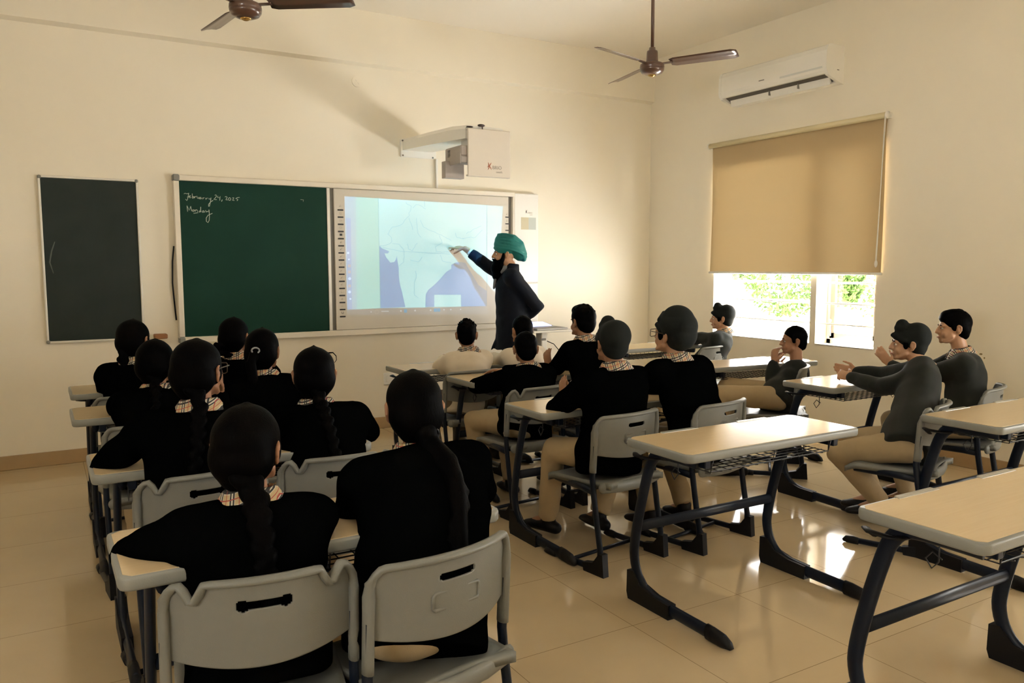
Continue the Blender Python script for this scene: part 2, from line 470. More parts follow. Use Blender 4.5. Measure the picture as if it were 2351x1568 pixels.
def window(name, y0, y1, casement=False, mull=0):
    """window frame set near the outer face of the wall, y0 < y1"""
    f = MB(); xo, xi = 0.205, 0.150; w = 0.045
    for a, b, c, d in ((y0, y0 + w, WIN_Z0, WIN_Z1), (y1 - w, y1, WIN_Z0, WIN_Z1), (y0, y1, WIN_Z0, WIN_Z0 + w), (y0, y1, WIN_Z1 - w, WIN_Z1)):
        f.box((xi, a, c), (xo, b, d), 0.004)
    for k in range(mull):
        yc = y0 + (y1 - y0) * (k + 1) / (mull + 1); f.box((xi, yc - 0.03, WIN_Z0), (xo, yc + 0.03, WIN_Z1), 0.004)
    o = struct(name, f, WHITEP)
    MB().box((0.178, y0 + w, WIN_Z0 + w), (0.182, y1 - w, WIN_Z1 - w)).build('pane', GLASS, o)
    if casement:
        c = MB(); a, b = y0 + 0.05, y1 - 0.048; w2 = 0.05
        for p, q, r, s in ((a, a + w2, WIN_Z0 + .05, WIN_Z1 - .05), (b - w2, b, WIN_Z0 + .05, WIN_Z1 - .05), (a, b, WIN_Z0 + .05, WIN_Z0 + .10), (a, b, WIN_Z1 - .10, WIN_Z1 - .05)):
            c.box((0.125, p, r), (0.150, q, s), 0.004)
        c.build('casement', CASE, o)
        h = MB().tube([(0.115, b - 0.02, 0.86), (0.105, b - 0.02, 0.99)], 0.006).ell((0.105, b - 0.02, 0.995), 0.012)
        h.tube([(0.115, a + .02, 0.845), (0.10, a + 0.10, 0.848)], 0.006)
        h.build('latch', WHITE, o)
    z = 0.968
    while z < WIN_Z1 - 0.05:
        MB().tube([(0.055, y0, z), (0.055, y1, z)], 0.008, 8).build('grille_bar', WHITEP, o); z += 0.176
    MB().box((0.0, y0, WIN_Z0 - 0.004), (0.15, y1, WIN_Z0 + 0.004)).build('sill', WHITEP, o)
    return o


window('window_1', -2.131, -0.98)
window('window_2', -2.755, -2.191, True)
window('window_3', -8.20, -5.30, False, 1)

# roller blinds
def blind(y0, y1, zt, zb, label):
    r = empty('roller_blind', (-0.05, (y0 + y1) / 2, zb)); tag(r, label, 'blind')
    L = (y0 + y1) / 2
    def lo(x, y, z): return (x + 0.05, y - L, z - zb)
    MB().tube([lo(-0.052, y0, zt), lo(-0.052, y1, zt)], 0.024, 20).build('roller_tube', mat('blind_tube', (0.66, 0.58, 0.36), 0.4, noise=0.05), r)
    for y in (y0, y1):
        e = MB(); e.tube([lo(-0.052, y - 0.006, zt), lo(-0.052, y + 0.006, zt)], 0.028, 20); e.box(lo(-0.05, y - .005, zt - .02), lo(-0.0, y + .005, zt + .02))
        e.build('end_bracket', WHITE, r)
    g = MB(); nu, nv = 40, 24; vs = []
    for side in (0, 1):
        for j in range(nv + 1):
            for i in range(nu + 1):
                t = i / nu; v = j / nv
                x = -0.030 + 0.010 * math.sin(v * 3) * (0.4 + t) + 0.004 * math.sin(t * 9 + v * 2) + side * 0.0008
                vs.append(lo(x, y0 + 0.02 + (y1 - y0 - 0.04) * t, zt - 0.01 - (zt - 0.01 - zb) * v))
    k = (nu + 1) * (nv + 1); fs = []
    for j in range(nv):
        for i in range(nu):
            a = j * (nu + 1) + i; fs.append((a, a + 1, a + nu + 2, a + nu + 1))
    g.add(vs[:k], fs).build('fabric', BLINDF, r)
    MB().tube([lo(-0.030, y0 + 0.01, zb), lo(-0.030, y1 - 0.01, zb)], 0.011, 12).build('bottom_bar', WHITE, r)
    c = MB().tube([lo(-0.075, y0 + 0.006, zt), lo(-0.072, y0 + 0.03, zb + 0.12), lo(-0.072, y0 + 0.035, zb + 0.06)], 0.003, 6)
    c.tube([lo(-0.065, y0 + 0.004, zt), lo(-0.062, y0 + 0.045, zb + 0.12), lo(-0.072, y0 + 0.035, zb + 0.06)], 0.003, 6)
    c.ell(lo(-0.07, y0 + .035, zb + .08), (.012, .012, .03)); c.build('pull_chain', WHITE, r)
    return r


blind(-2.83, -0.935, 2.622, 1.400, 'tan roller blind pulled halfway down over the barred window')
blind(-8.3, -5.22, 2.622, 1.400, 'tan roller blind on the window behind the camera')

# outdoors: pale ground and trees
struct('ground', MB().box((5.0, -6, -0.5), (26, 30, -0.35)), GROUND)
rng = random.Random(5)


def tree(x, y, h, r, label, low=False):
    t = empty('garden_tree', (x, y, -0.35)); tag(t, label, 'tree', 'trees outside the window')
    MB().tube([(0, 0, 0), (0.05, 0.03, h * 0.4), (0, 0, h * 0.8)], [0.13, 0.10, 0.04]).build('trunk', BARK, t)
    m = MB()
    for k in range(2200 if not low else 1200):
        u = rng.random() * 6.283; v = math.acos(1 - 2 * rng.random()); q = r * (0.45 + 0.55 * rng.random() ** 0.5)
        c = np.array((q * math.sin(v) * math.cos(u), q * math.sin(v) * math.sin(u), h * 0.72 + q * math.cos(v) * 1.15))
        a = np.array([rng.uniform(-1, 1) for _ in range(3)]); a /= np.linalg.norm(a); b = np.cross(a, [rng.uniform(-1, 1) for _ in range(3)]); b /= np.linalg.norm(b)
        s = 0.045 * (1 + rng.random()); n = np.cross(a, b) * 0.01
        m.add([c - a * s, c + b * s * .5, c + a * s, c - b * s * .5, c + n], [(0, 1, 4), (1, 2, 4), (2, 3, 4), (3, 0, 4)], False)
    m.build('crown', LEAF, t)
    return t


tree(7.2, 2.95, 2.1, 0.42, 'leafy green tree seen through the narrow right window', False)
tree(9.0, 5.75, 2.3, 0.95, 'pale green tree seen through the wide left window near the mullion', False)
tree(12.0, 10.2, 2.8, 0.6, 'faint green tree at the left end of the wide window')
tree(12.5, 5.8, 2.2, 1.0, 'pale green bush behind the narrow right window', True)

# ------------------------------------------------------------------ boards on the front wall
b = empty('blackboard', (-5.385, 0.0, 0.91)); tag(b, 'tall narrow black chalkboard in a silver frame at the far left', 'blackboard')
x0, x1, z0, z1 = -5.712, -5.056, 0.908, 2.124


def L(o, p): return (p[0] - o.location.x, p[1] - o.location.y, p[2] - o.location.z)


MB().box(L(b, (x0 + .012, -.018, z0 + .012)), L(b, (x1 - .012, -.002, z1 - .012))).build('writing_surface', SLATE, b)
f = MB(); w = 0.016
for p, q in (((x0, z0 + .02), (x0 + w, z1 - .02)), ((x1 - w, z0 + .02), (x1, z1 - .02)), ((x0 + .02, z0), (x1 - .02, z0 + w)), ((x0 + .02, z1 - w), (x1 - .02, z1))):
    f.box(L(b, (p[0], -.028, p[1])), L(b, (q[0], 0, q[1])), .004)
f.build('frame', ALU, b)
for X in (x0, x1):
    for Z in (z0, z1):
        MB().box(L(b, (X - .002 if X == x0 else X - .024, -.030, Z - .002 if Z == z0 else Z - .024)), L(b, (X + .024 if X == x0 else X + .002, 0, Z + .024 if Z == z0 else Z + .002)), .007).build('corner_cap', GREYD, b)
sm_ = MB().tube([L(b, (-5.645, -.0185, 1.42)), L(b, (-5.665, -.0185, 1.50)), L(b, (-5.650, -.0185, 1.58)), L(b, (-5.625, -.0185, 1.65))], [(0.0005, .003), (.0005, .006), (.0005, .006), (.0005, .003)], 6, ref=(0, 1, 0))
sm_.build('chalk_smear', mat('chalk_smear', (0.10, 0.12, 0.11), 0.9, noise=0.4), b)

wb = empty('sliding_board_unit', (-3.2, 0.0, 0.866)); tag(wb, 'wide white framed board unit with green chalkboard and projection board', 'board')
fr = MB(); FX0, FX1, FZ0, FZ1 = -4.812, -1.745, 0.866, 2.176
fr.box(L(wb, (FX0, -.060, FZ1 - .044)), L(wb, (FX1, 0, FZ1)), .005)
fr.box(L(wb, (FX0, -.070, FZ0)), L(wb, (FX1, 0, FZ0 + .048)), .005)
fr.box(L(wb, (FX0, -.060, FZ0 + .048)), L(wb, (FX0 + .042, 0, FZ1 - .044)), .005)
fr.box(L(wb, (FX1 - .022, -.060, FZ0 + .048)), L(wb, (FX1, 0, FZ1 - .044)), .004)
fr.build('frame', mat('cream_frame', (0.74, 0.69, 0.59), 0.4, noise=0.05), wb)
MB().box(L(wb, (FX0 + .03, -.022, FZ0 + .03)), L(wb, (FX1 - .015, -.002, FZ1 - .03))).build('backing', GREYGAP, wb)
MB().box(L(wb, (-4.768, -.044, FZ0 + .049)), L(wb, (-3.602, -.023, FZ1 - .045))).build('green_chalkboard', GREEN, wb)
MB().box(L(wb, (-3.601, -.052, FZ0 + .049)), L(wb, (-3.574, -.023, FZ1 - .045)), .003).build('divider', ALU, wb)
iwb = MB().box(L(wb, (-3.538, -.046, FZ0 + .050)), L(wb, (-1.805, -.023, FZ1 - .046)), .003).build('projection_board', SCREEN, wb)
for X in (FX0, ):
    for Z in (FZ0, FZ1 - .046):
        MB().box(L(wb, (X - .003, -.074, Z - .002)), L(wb, (X + .046, 0, Z + .048)), .008).build('corner_cap', GREYD, wb)
# side panel with logo and pale sticker
sp = MB().box(L(wb, (FX1 + .001, -.050, 1.30)), L(wb, (-1.462, 0, FZ1 - .004)), .01)
sp.box(L(wb, (FX1 + .001, -.045, FZ0 + .01)), L(wb, (-1.462, 0, 1.299)), .008)
sp.build('side_panel', WHITE, wb)
st = MB().box(L(wb, (-1.665, -.0512, 1.822)), L(wb, (-1.580, -.050, 1.94))).build('sticker', mat('sticker_beige', (0.55, 0.50, 0.34), 0.5), wb)
st = MB().box(L(wb, (-1.580, -.0512, 1.822)), L(wb, (-1.495, -.050, 1.94))).build('sticker', mat('sticker_blue', (0.47, 0.52, 0.48), 0.5), wb)
lg = MB()
LY = -.0514


def logo(mbr, cx, y, cz, s):
    for a, l in ((60, 1.0), (115, 1.0), (200, .7), (240, 1.0), (300, 1.0), (160, .5)):
        a = math.radians(a)
        mbr.tube([(cx, y, cz), (cx + .5 * s * l * math.cos(a + .12), y, cz + .5 * s * l * math.sin(a + .12)), (cx + s * l * math.cos(a), y, cz + s * l * math.sin(a))], [(.0005, s * .06), (.0005, s * .13), (.0005, s * .02)], 6, ref=(0, 1, 0))


logo(lg, *L(wb, (-1.605, LY, 1.995)), .020)
lg.build('logo', mat('logo_grey', (0.12, 0.10, 0.09), 0.6), wb)
RX = Matrix.Rotation(math.pi / 2, 4, 'X')
text_mesh('BRIO', .022, 'logo_text', mat('logo_pale', (0.45, 0.42, 0.36), 0.6), wb, Matrix.Translation(L(wb, (-1.585, LY, 1.977))) @ RX)
text_mesh('touch', .014, 'logo_text', mat('logo_pale', (0.45, 0.42, 0.36), 0.6), wb, Matrix.Translation(L(wb, (-1.568, LY, 1.962))) @ RX)
# icon keys down both edges of the projection board
YI = -.0468


def icon(mbr, cx, cz, k, w=.022):
    def ln(pts, r=.0011): mbr.tube([L(wb, (cx + a * w, YI, cz + c * w)) for a, c in pts], (.0005, r), 5, ref=(0, 1, 0))
    sh = k % 14
    if sh == 0: ln([(-.4, -.3), (0, .45), (.4, -.3), (-.4, -.3)])
    elif sh == 1: ln([(-.35, -.45), (-.35, .45), (.2, .45), (.35, .2), (.35, -.45), (-.35, -.45)])
    elif sh in (2, 3): ln([(.45 * math.cos(a / 10 * 6.283), .35 * math.sin(a / 10 * 6.283)) for a in range(11)])
    elif sh == 4: mbr.box(L(wb, (cx - .5 * w, YI, cz - .42 * w)), L(wb, (cx + .5 * w, YI - .0005, cz + .42 * w)))
    elif sh == 5: ln([(-.4, -.4), (.4, -.4), (0, .3), (-.4, -.4)]); ln([(0, -.4), (0, .3)])
    elif sh in (6, 7, 8, 9): ln([(-.4, -.45), (.1, .1), (.4, .45)]); ln([(-.4, -.45), (-.2, .05 * sh - .2)])
    elif sh == 10: ln([(-.4, -.1), (0, .4), (.4, .2), (0, -.35), (-.4, -.1)])
    elif sh == 11: ln([(-.4, -.4), (-.4, .4), (.4, .4), (.4, -.4), (-.4, -.4)])
    elif sh == 12: ln([(-.4, -.3), (.4, -.3)]); ln([(-.4, .1), (.4, .1)])
    else: ln([(-.35, .4), (-.35, -.2), (-.15, -.45), (.15, -.45), (.35, -.2), (.35, .4)], .0018)


ICN = mat('icon_grey', (0.42, 0.38, 0.32), 0.6); ICD = mat('icon_dark', (0.03, 0.03, 0.03), 0.6)
n = 16
for k in range(n):
    z = 1.949 - (1.949 - 1.032) * k / (n - 1)
    MB().box(L(wb, (-3.508, YI, z - .006)), L(wb, (-3.457, YI - .004, z + .006)), .0015).build('key_bar', ICD, wb)
    m_ = MB(); icon(m_, -3.482, z + .034, (13 if k == n - 1 else 4 if k == 4 else [0, 1, 2, 3, 4, 5, 6, 7, 8, 9, 7, 10, 11, 5, 12, 4][k]))
    m_.build('key_icon', ICD if k in (4, n - 1) else ICN, wb)
    if k < 6:
        zr = 1.936 - .0632 * k
        MB().box(L(wb, (-1.842, YI, zr - .005)), L(wb, (-1.806, YI - .003, zr + .005)), .001).build('key_bar', ICD, wb)
        m_ = MB(); icon(m_, -1.824, zr + .030, k, .018); m_.build('key_icon', ICN, wb)
# chalk writing: February 24, 2025 / Monday
STROKES = [[(290,330),(320,310),(380,325),(445,308)],[(432,320),(418,400),(402,480),(378,530),(338,485)],[(385,425),(445,402)],
 [(430,432),(470,412),(490,382),(470,375),(448,412),(465,452),(510,432)],[(540,318),(545,400),(545,462),(575,452),(592,420),(572,400),(550,425)],
 [(600,400),(610,460),(622,420),(655,400)],[(680,392),(690,450),(720,470),(742,420),(746,472)],[(800,430),(765,438),(760,480),(790,480),(803,430),(815,482)],
 [(850,440),(860,492),(872,450),(905,440)],[(940,450),(950,500),(972,460),(1003,450)],[(1040,450),(1050,490),(1085,480),(1102,440),(1095,520),(1080,600),(1055,700),(1030,705),(1030,640),(1090,570),(1165,522)],
 [(1215,372),(1250,355),(1272,390),(1230,450),(1185,495),(1230,500),(1278,500)],[(1312,390),(1298,440),(1355,442)],[(1376,400),(1370,460),(1364,525)],[(1442,500),(1420,558)],
 [(1520,420),(1560,405),(1590,430),(1560,480),(1545,503),(1605,510)],[(1650,440),(1620,480),(1640,520),(1680,520),(1697,480),(1672,442),(1650,440)],[(1740,450),(1790,442),(1780,480),(1740,515),(1805,525)],
 [(1960,435),(1890,440),(1840,470),(1880,480),(1912,500),(1882,535)],
 [(382,680),(388,760),(402,860)],[(385,690),(450,822),(495,700)],[(495,700),(505,770),(522,840)],[(560,800),(540,850),(580,862),(598,812),(560,800)],[(620,800),(630,860)],[(632,820),(680,800),(702,862)],
 [(772,830),(740,850),(760,882),(792,850)],[(795,718),(790,800),(802,872)],[(880,828),(845,845),(842,882),(880,880),(892,830),(912,882)],[(940,820),(960,870),(1022,850)],
 [(1040,800),(1050,900),(1056,1000),(1050,1120),(1010,1190),(965,1150),(960,1050),(1012,970),(1145,910)],[(580,912),(720,890)]]
ch = MB()
for s_ in STROKES:
    P_ = [at(400 + x / 13.06, 420 + y / 13.06, -.0448) for x, y in s_]
    ch.tube([L(wb, p) for p in P_], (.0006, .0022), 5, ref=(0, 1, 0))
ch.tube([L(wb, p) for p in [at(690, 458, -.0448), at(697, 459, -.0448), at(696, 463, -.0448)]], (.0006, .0018), 5, ref=(0, 1, 0))
ch.build('chalk_writing', CHALK, wb)
c_ = MB().tube([L(wb, at(x, y, -.02)) for x, y in ((399, 565), (396, 600), (396, 650), (400, 690), (405, 735))], .006, 8)
c_.build('edge_cable', BLACK, wb)

o = tag(MB().box(at(352, 777, -.012), at(384, 766, -.06) + np.array((0, -.03, 0)), .006).build('board_duster', WOODB), 'brown wooden board duster fixed at the lower left of the green board', 'duster')
so = empty('wall_socket', (-3.04, 0, .45)); tag(so, 'white electrical socket low on the front wall', 'socket')
MB().box((-.06, -.012, -.055), (.06, 0, .055), .005).build('face_plate', WHITE, so)
MB().box((-.035, -.016, -.03), (.0, -.011, .03), .003).build('rocker_switch', WHITE, so)
sn = empty('round_cover_plate', (-3.295, 0, 3.052)); tag(sn, 'small round cream cover plate high on the front wall', 'cover plate')
MB().prism([(.045 * math.cos(a), .045 * math.sin(a)) for a in np.linspace(0, 6.2832, 29)[:-1]], 1, -.008, 0).build('cover', WALL, sn)
d_ = MB()
for a, c in ((-.012, .012), (-.006, .004), (.008, -.010), (.014, -.018)): d_.ell((a, -.0085, c), (.0018, .001, .0018), None, 6, 4)
d_.build('screw', GREYGAP, sn)

# ------------------------------------------------------------------ projector on its wall arm
pr = empty('wall_projector', (-2.72, 0, 2.30)); tag(pr, 'white short throw projector on a wall arm above the projection board', 'projector')
LAMP = np.array((-2.76, -0.78, 2.29))
PX0, PX1 = -2.745, -2.350
a = MB()
# arm: box beam from the wall plate out to the head
A0, A1 = (-2.895, -2.555), (-2.72, -2.36)
def armsec(y, xa, xb, zb, zt): return [(xa, y, zb), (xb, y, zb), (xb, y, zt - .012), (xb - .012, y, zt), (xa + .02, y, zt), (xa, y, zt - .03)]
secs = [armsec(-.005, -2.885, -2.60, 2.50, 2.60), armsec(-.45, -2.84, -2.545, 2.492, 2.602), armsec(-.78, -2.79, -2.50, 2.487, 2.604), armsec(-.97, -2.75, -2.40, 2.485, 2.590)]
vs = [L(pr, p) for s_ in secs for p in s_]; fs = []
for i in range(3):
    for k in range(6): fs.append((i * 6 + k, i * 6 + (k + 1) % 6, (i + 1) * 6 + (k + 1) % 6, (i + 1) * 6 + k))
fs += [tuple(range(6)), tuple(18 + k for k in range(6))]
a.add(vs, fs, False); a.build('arm', WHITE, pr)
MB().box(L(pr, (-2.905, -.014, 2.440)), L(pr, (-2.552, 0, 2.600)), .006).build('wall_plate', WHITE, pr)
bo = MB()
for X, Z in ((-2.882, 2.455), (-2.588, 2.452), (-2.885, 2.585)): bo.ell(L(pr, (X, -.016, Z)), (.008, .006, .008))
bo.build('bolt', GREYGAP, pr)
MB().box(L(pr, (-2.560, -.022, 2.178)), L(pr, (-2.540, 0, 2.442)), .003).build('cable_trunking', WHITE, pr)
h = MB()
h.box(L(pr, (PX0, -1.006, 2.187)), L(pr, (PX1, -.990, 2.566)), .006)
h.box(L(pr, (PX0, -1.0, 2.552)), L(pr, (PX1, -.93, 2.566)), .004)
h.box(L(pr, (PX0, -1.0, 2.187)), L(pr, (PX1, -.965, 2.200)), .004)
h.build('front_cover', mat('projector_shell', (0.66, 0.61, 0.53), 0.45, noise=0.03), pr)
g = MB()
# projector body between cover and wall, open at the bottom where the beam leaves
g.box(L(pr, (-2.80, -.985, 2.345)), L(pr, (-2.42, -.70, 2.43)), .01)
g.box(L(pr, (-2.80, -.985, 2.29)), L(pr, (-2.42, -.86, 2.345)), .006)
g.box(L(pr, (-2.805, -.985, 2.285)), L(pr, (-2.797, -.72, 2.36)))
g.build('projector_body', mat('projector_side', (0.40, 0.36, 0.33), 0.5, noise=0.1), pr)
v = MB()
for k in range(7): v.box(L(pr, (-2.8085, -.80, 2.352 + k * .009)), L(pr, (-2.80, -.765, 2.356 + k * .009)))
v.build('vent', GREYGAP, pr)
MB().box(L(pr, (-2.70, -.97, 2.43)), L(pr, (-2.50, -.80, 2.49))).build('mount', WHITE, pr)
k_ = MB().ell(L(pr, (-2.62, -1.0, 2.592)), (.032, .02, .011)).tube([L(pr, (-2.61, -1.0, 2.56)), L(pr, (-2.61, -1.0, 2.59))], .005)
k_.ell(L(pr, (-2.715, -.98, 2.577)), (.030, .02, .006)); k_.build('knob', mat('knob_dark', (0.05, 0.03, 0.025), 0.5), pr)
lg = MB(); logo(lg, *L(pr, (-2.548, -1.0068, 2.274)), .034); lg.build('logo', mat('logo_orange', (0.35, 0.09, 0.03), 0.6), pr)
text_mesh('BRIO', .040, 'logo_text', mat('logo_grey2', (0.30, 0.27, 0.23), 0.6), pr, Matrix.Translation(L(pr, (-2.524, -1.0068, 2.252))) @ RX)
text_mesh('touch', .026, 'logo_text', mat('logo_pale2', (0.42, 0.38, 0.33), 0.6), pr, Matrix.Translation(L(pr, (-2.488, -1.0068, 2.222))) @ RX)

# the projected picture: a real lamp shining through a tiny slide of coloured film
ld = bpy.data.lights.new('projector_lamp', 'SPOT'); ld.energy = 75.0; ld.color = (0.20, 0.72, 1.0)
ld.shadow_soft_size = 0.0; ld.spot_size = math.radians(150); ld.spot_blend = 0.0
lo_ = bpy.data.objects.new('projector_lamp', ld); COL.objects.link(lo_); lo_.location = LAMP
lo_.rotation_euler = (Vector(LAMP) - Vector((-2.64, 0, 1.6))).to_track_quat('Z', 'Y').to_euler()
DS = 0.050; YSC = -.0462


def film(name, col, gain=True):
    m = bpy.data.materials.new(name); m.use_nodes = True; nt = m.node_tree
    for n in list(nt.nodes):
        if n.type != 'OUTPUT_MATERIAL': nt.nodes.remove(n)
    out = nt.nodes[0]; t = nt.nodes.new('ShaderNodeBsdfTransparent')
    ge = nt.nodes.new('ShaderNodeNewGeometry'); su = nt.nodes.new('ShaderNodeVectorMath'); su.operation = 'DISTANCE'
    su.inputs[1].default_value = tuple(LAMP); nt.links.new(ge.outputs['Position'], su.inputs[0])
    p = nt.nodes.new('ShaderNodeMath'); p.operation = 'POWER'; p.inputs[1].default_value = 3.0; nt.links.new(su.outputs['Value'], p.inputs[0])
    k = nt.nodes.new('ShaderNodeVectorMath'); k.operation = 'SCALE'
    k.inputs[0].default_value = col; q = nt.nodes.new('ShaderNodeMath'); q.operation = 'MULTIPLY'; q.inputs[1].default_value = 1.0 / (DS ** 3 * 12.5)
    if not gain:
        t.inputs[0].default_value = (*col, 1); nt.links.new(t.outputs[0], out.inputs[0]); return m
    nt.links.new(p.outputs[0], q.inputs[0]); nt.links.new(q.outputs[0], k.inputs['Scale']); nt.links.new(k.outputs[0], t.inputs[0]); nt.links.new(t.outputs[0], out.inputs[0])
    return m


def sl(px, py, d=0.0):
    P = at(px, py, YSC); D = P - LAMP; return L(pr, LAMP + D * ((DS + d) / D[1]))


def c1(q): return (740 + q[0] / 4.356, 420 + q[1] / 4.356)


def filmpoly(name, pts, col, d):
    MB().add([sl(*c1(p), d) for p in pts], [tuple(range(len(pts)))], False).build(name, film('film_' + name + str(d), col, d == 0), pr)


# opaque gate around the picture
TL, TR, BR_, BL = (222, 133), (1807, 232), (1737, 1312), (250, 1322)
gate = MB(); out = [(-9000, -9000), (9000, -9000), (9000, 9000), (-9000, 9000)]
cs = [LAMP + np.array((dx, DS, dz)) for dx, dz in ((-.085, .03), (.085, .03), (.085, -.105), (-.085, -.105))]
bk = [L(pr, LAMP + np.array((dx, -.02, dz))) for dx, dz in ((-.085, .03), (.085, .03), (.085, -.105), (-.085, -.105))]
cs = [L(pr, p) for p in cs]; ins = [sl(*c1(p)) for p in (TL, TR, BR_, BL)]
gate.add(cs + ins, [(0, 1, 5, 4), (1, 2, 6, 5), (2, 3, 7, 6), (3, 0, 4, 7)], False); gate.add(cs + bk, [(0, 1, 5, 4), (1, 2, 6, 5), (2, 3, 7, 6), (3, 0, 4, 7), (4, 5, 6, 7)], False); gate.build('slide_gate', MATS['projector_side'], pr)
# clear picture areas side by side (no overlap), multiplied by the thin coloured films behind them
filmpoly('page', [(222, 133), (335, 140), (345, 1265), (250, 1268)], (.55, .62, .85), 0)
filmpoly('margin', [(335, 140), (560, 154), (580, 1253), (345, 1265)], (.50, .80, .70), 0)
filmpoly('land', [(560, 154), (1645, 222), (1645, 1232), (580, 1253)], (.70, 1.0, 1.0), 0)
filmpoly('border', [(1645, 222), (1807, 232), (1790, 500), (1737, 1228), (1645, 1232)], (.80, .80, .90), 0)
filmpoly('taskbar', [(250, 1268), (345, 1265), (580, 1253), (1645, 1232), (1737, 1228), (1737, 1312), (250, 1322)], (.08, .09, .14), 0)
SEAW = [(572, 628), (600, 655), (640, 672), (672, 685), (655, 705), (620, 702), (640, 745), (680, 797), (720, 790), (735, 765), (745, 730), (755, 800), (765, 850), (765, 920), (775, 1010), (800, 1100), (830, 1240), (583, 1252)]
SEAE = [(1430, 800), (1385, 790), (1335, 795), (1290, 820), (1290, 860), (1240, 890), (1170, 970), (1120, 1020), (1060, 1070), (1035, 1110), (1030, 1240), (1120, 1238), (1120, 1118), (1388, 1118), (1388, 1236), (1645, 1232), (1645, 1080), (1560, 1020)]
filmpoly('sea', SEAW, (.30, .38, .62), .0004); filmpoly('sea', SEAE, (.32, .40, .64), .0004)
filmpoly('toolbar', [(240, 350), (285, 352), (298, 1262), (252, 1264)], (1.0, .75, .82), .0004)


def filmline(name, pts, w, col, d):
    q = [c1(p) for p in pts]; vs = []; fs = []
    for i, p in enumerate(q):
        a = np.array(q[max(i - 1, 0)]); b_ = np.array(q[min(i + 1, len(q) - 1)]); t = (b_ - a) / (np.linalg.norm(b_ - a) + 1e-9)
        nn = np.array((-t[1], t[0])) * w / 2; vs += [sl(*(np.array(p) + nn), d), sl(*(np.array(p) - nn), d)]
        if i: fs.append((2 * i - 2, 2 * i - 1, 2 * i + 1, 2 * i))
    return vs, fs


ln_ = MB(); r3 = random.Random(3)
LINES = [[(835, 190), (850, 215), (890, 235), (885, 270), (865, 300), (870, 330), (835, 360), (810, 400), (760, 430), (700, 440), (670, 480), (655, 510), (690, 545), (695, 590), (640, 620), (575, 628)],
 [(905, 250), (940, 215), (1000, 235), (1035, 260)], [(865, 345), (885, 400), (905, 470)], [(940, 350), (950, 430), (955, 500), (990, 545)], [(980, 370), (1010, 440), (1080, 475), (1170, 515), (1290, 575)],
 [(700, 605), (770, 615), (800, 650), (820, 690), (815, 790), (770, 830)], [(850, 610), (860, 660), (900, 680), (930, 620), (950, 600)], [(1170, 525), (1200, 600), (1130, 640), (1140, 690), (1270, 690)],
 [(820, 685), (1280, 712)], [(600, 645), (820, 690)], [(930, 880), (940, 950), (920, 1000), (920, 1120), (960, 1150)], [(1400, 555), (1460, 545), (1530, 545), (1600, 470)], [(1440, 510), (1500, 470), (1590, 430)],
 [(1330, 500), (1345, 545), (1420, 560)], [(1180, 720), (1200, 780), (1290, 800)], [(560, 154), (580, 1253)], [(1645, 222), (1645, 1232)], [(1020, 180), (1025, 240)], [(880, 770), (960, 790), (1000, 740)]]
LNQ = []
for p in LINES:
    q = [p[0]]
    for a_, b_ in zip(p[:-1], p[1:]):
        n_ = max(2, int(math.dist(a_, b_) / 22)) if len(p) > 2 else 1
        for k in range(1, n_ + 1):
            j = 5 if k < n_ and len(p) > 2 else 0
            q.append((a_[0] + (b_[0] - a_[0]) * k / n_ + r3.uniform(-j, j), a_[1] + (b_[1] - a_[1]) * k / n_ + r3.uniform(-j, j)))
    ln_.add(*filmline('l', q, .75, None, .0008), smooth=False); LNQ.append(q)
ln_.build('map_lines', film('film_lines', (.70, .76, .80), False), pr)

# projected light painted as tinted pieces on the board: seas, outlines, margin, icons
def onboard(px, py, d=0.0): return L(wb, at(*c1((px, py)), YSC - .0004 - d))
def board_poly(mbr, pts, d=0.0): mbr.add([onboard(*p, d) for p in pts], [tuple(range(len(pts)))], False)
m_ = MB(); board_poly(m_, SEAW); m_.build('painted_map_sea', mat('painted_map_sea', (0.47, 0.50, 0.55), 0.5), wb)
m_ = MB(); board_poly(m_, SEAE); m_.build('painted_map_sea', mat('painted_map_sea', (0.47, 0.50, 0.55), 0.5), wb)
m_ = MB(); board_poly(m_, [(335, 140), (560, 154), (580, 1253), (345, 1265)]); m_.build('painted_margin', mat('painted_margin', (0.60, 0.60, 0.52), 0.5), wb)
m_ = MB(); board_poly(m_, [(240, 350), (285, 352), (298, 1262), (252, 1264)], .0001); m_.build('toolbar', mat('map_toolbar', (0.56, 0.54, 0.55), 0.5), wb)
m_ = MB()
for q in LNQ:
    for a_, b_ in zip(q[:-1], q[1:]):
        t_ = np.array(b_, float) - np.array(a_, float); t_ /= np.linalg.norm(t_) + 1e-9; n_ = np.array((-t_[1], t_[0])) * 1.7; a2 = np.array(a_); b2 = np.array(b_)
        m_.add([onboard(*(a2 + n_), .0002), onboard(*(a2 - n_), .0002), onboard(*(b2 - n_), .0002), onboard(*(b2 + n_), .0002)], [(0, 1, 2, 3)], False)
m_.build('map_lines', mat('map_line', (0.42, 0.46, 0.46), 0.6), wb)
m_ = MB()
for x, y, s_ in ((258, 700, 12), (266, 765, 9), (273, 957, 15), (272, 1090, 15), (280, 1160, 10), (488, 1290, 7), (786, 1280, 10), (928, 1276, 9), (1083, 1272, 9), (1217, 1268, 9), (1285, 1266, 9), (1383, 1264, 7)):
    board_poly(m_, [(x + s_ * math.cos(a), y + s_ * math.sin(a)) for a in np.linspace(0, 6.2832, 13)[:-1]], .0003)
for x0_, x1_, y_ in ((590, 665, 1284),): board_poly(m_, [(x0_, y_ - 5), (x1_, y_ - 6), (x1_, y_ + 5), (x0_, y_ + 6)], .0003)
m_.build('painted_icons', mat('icon_white', (0.85, 0.86, 0.86), 0.5), wb)
m_ = MB()
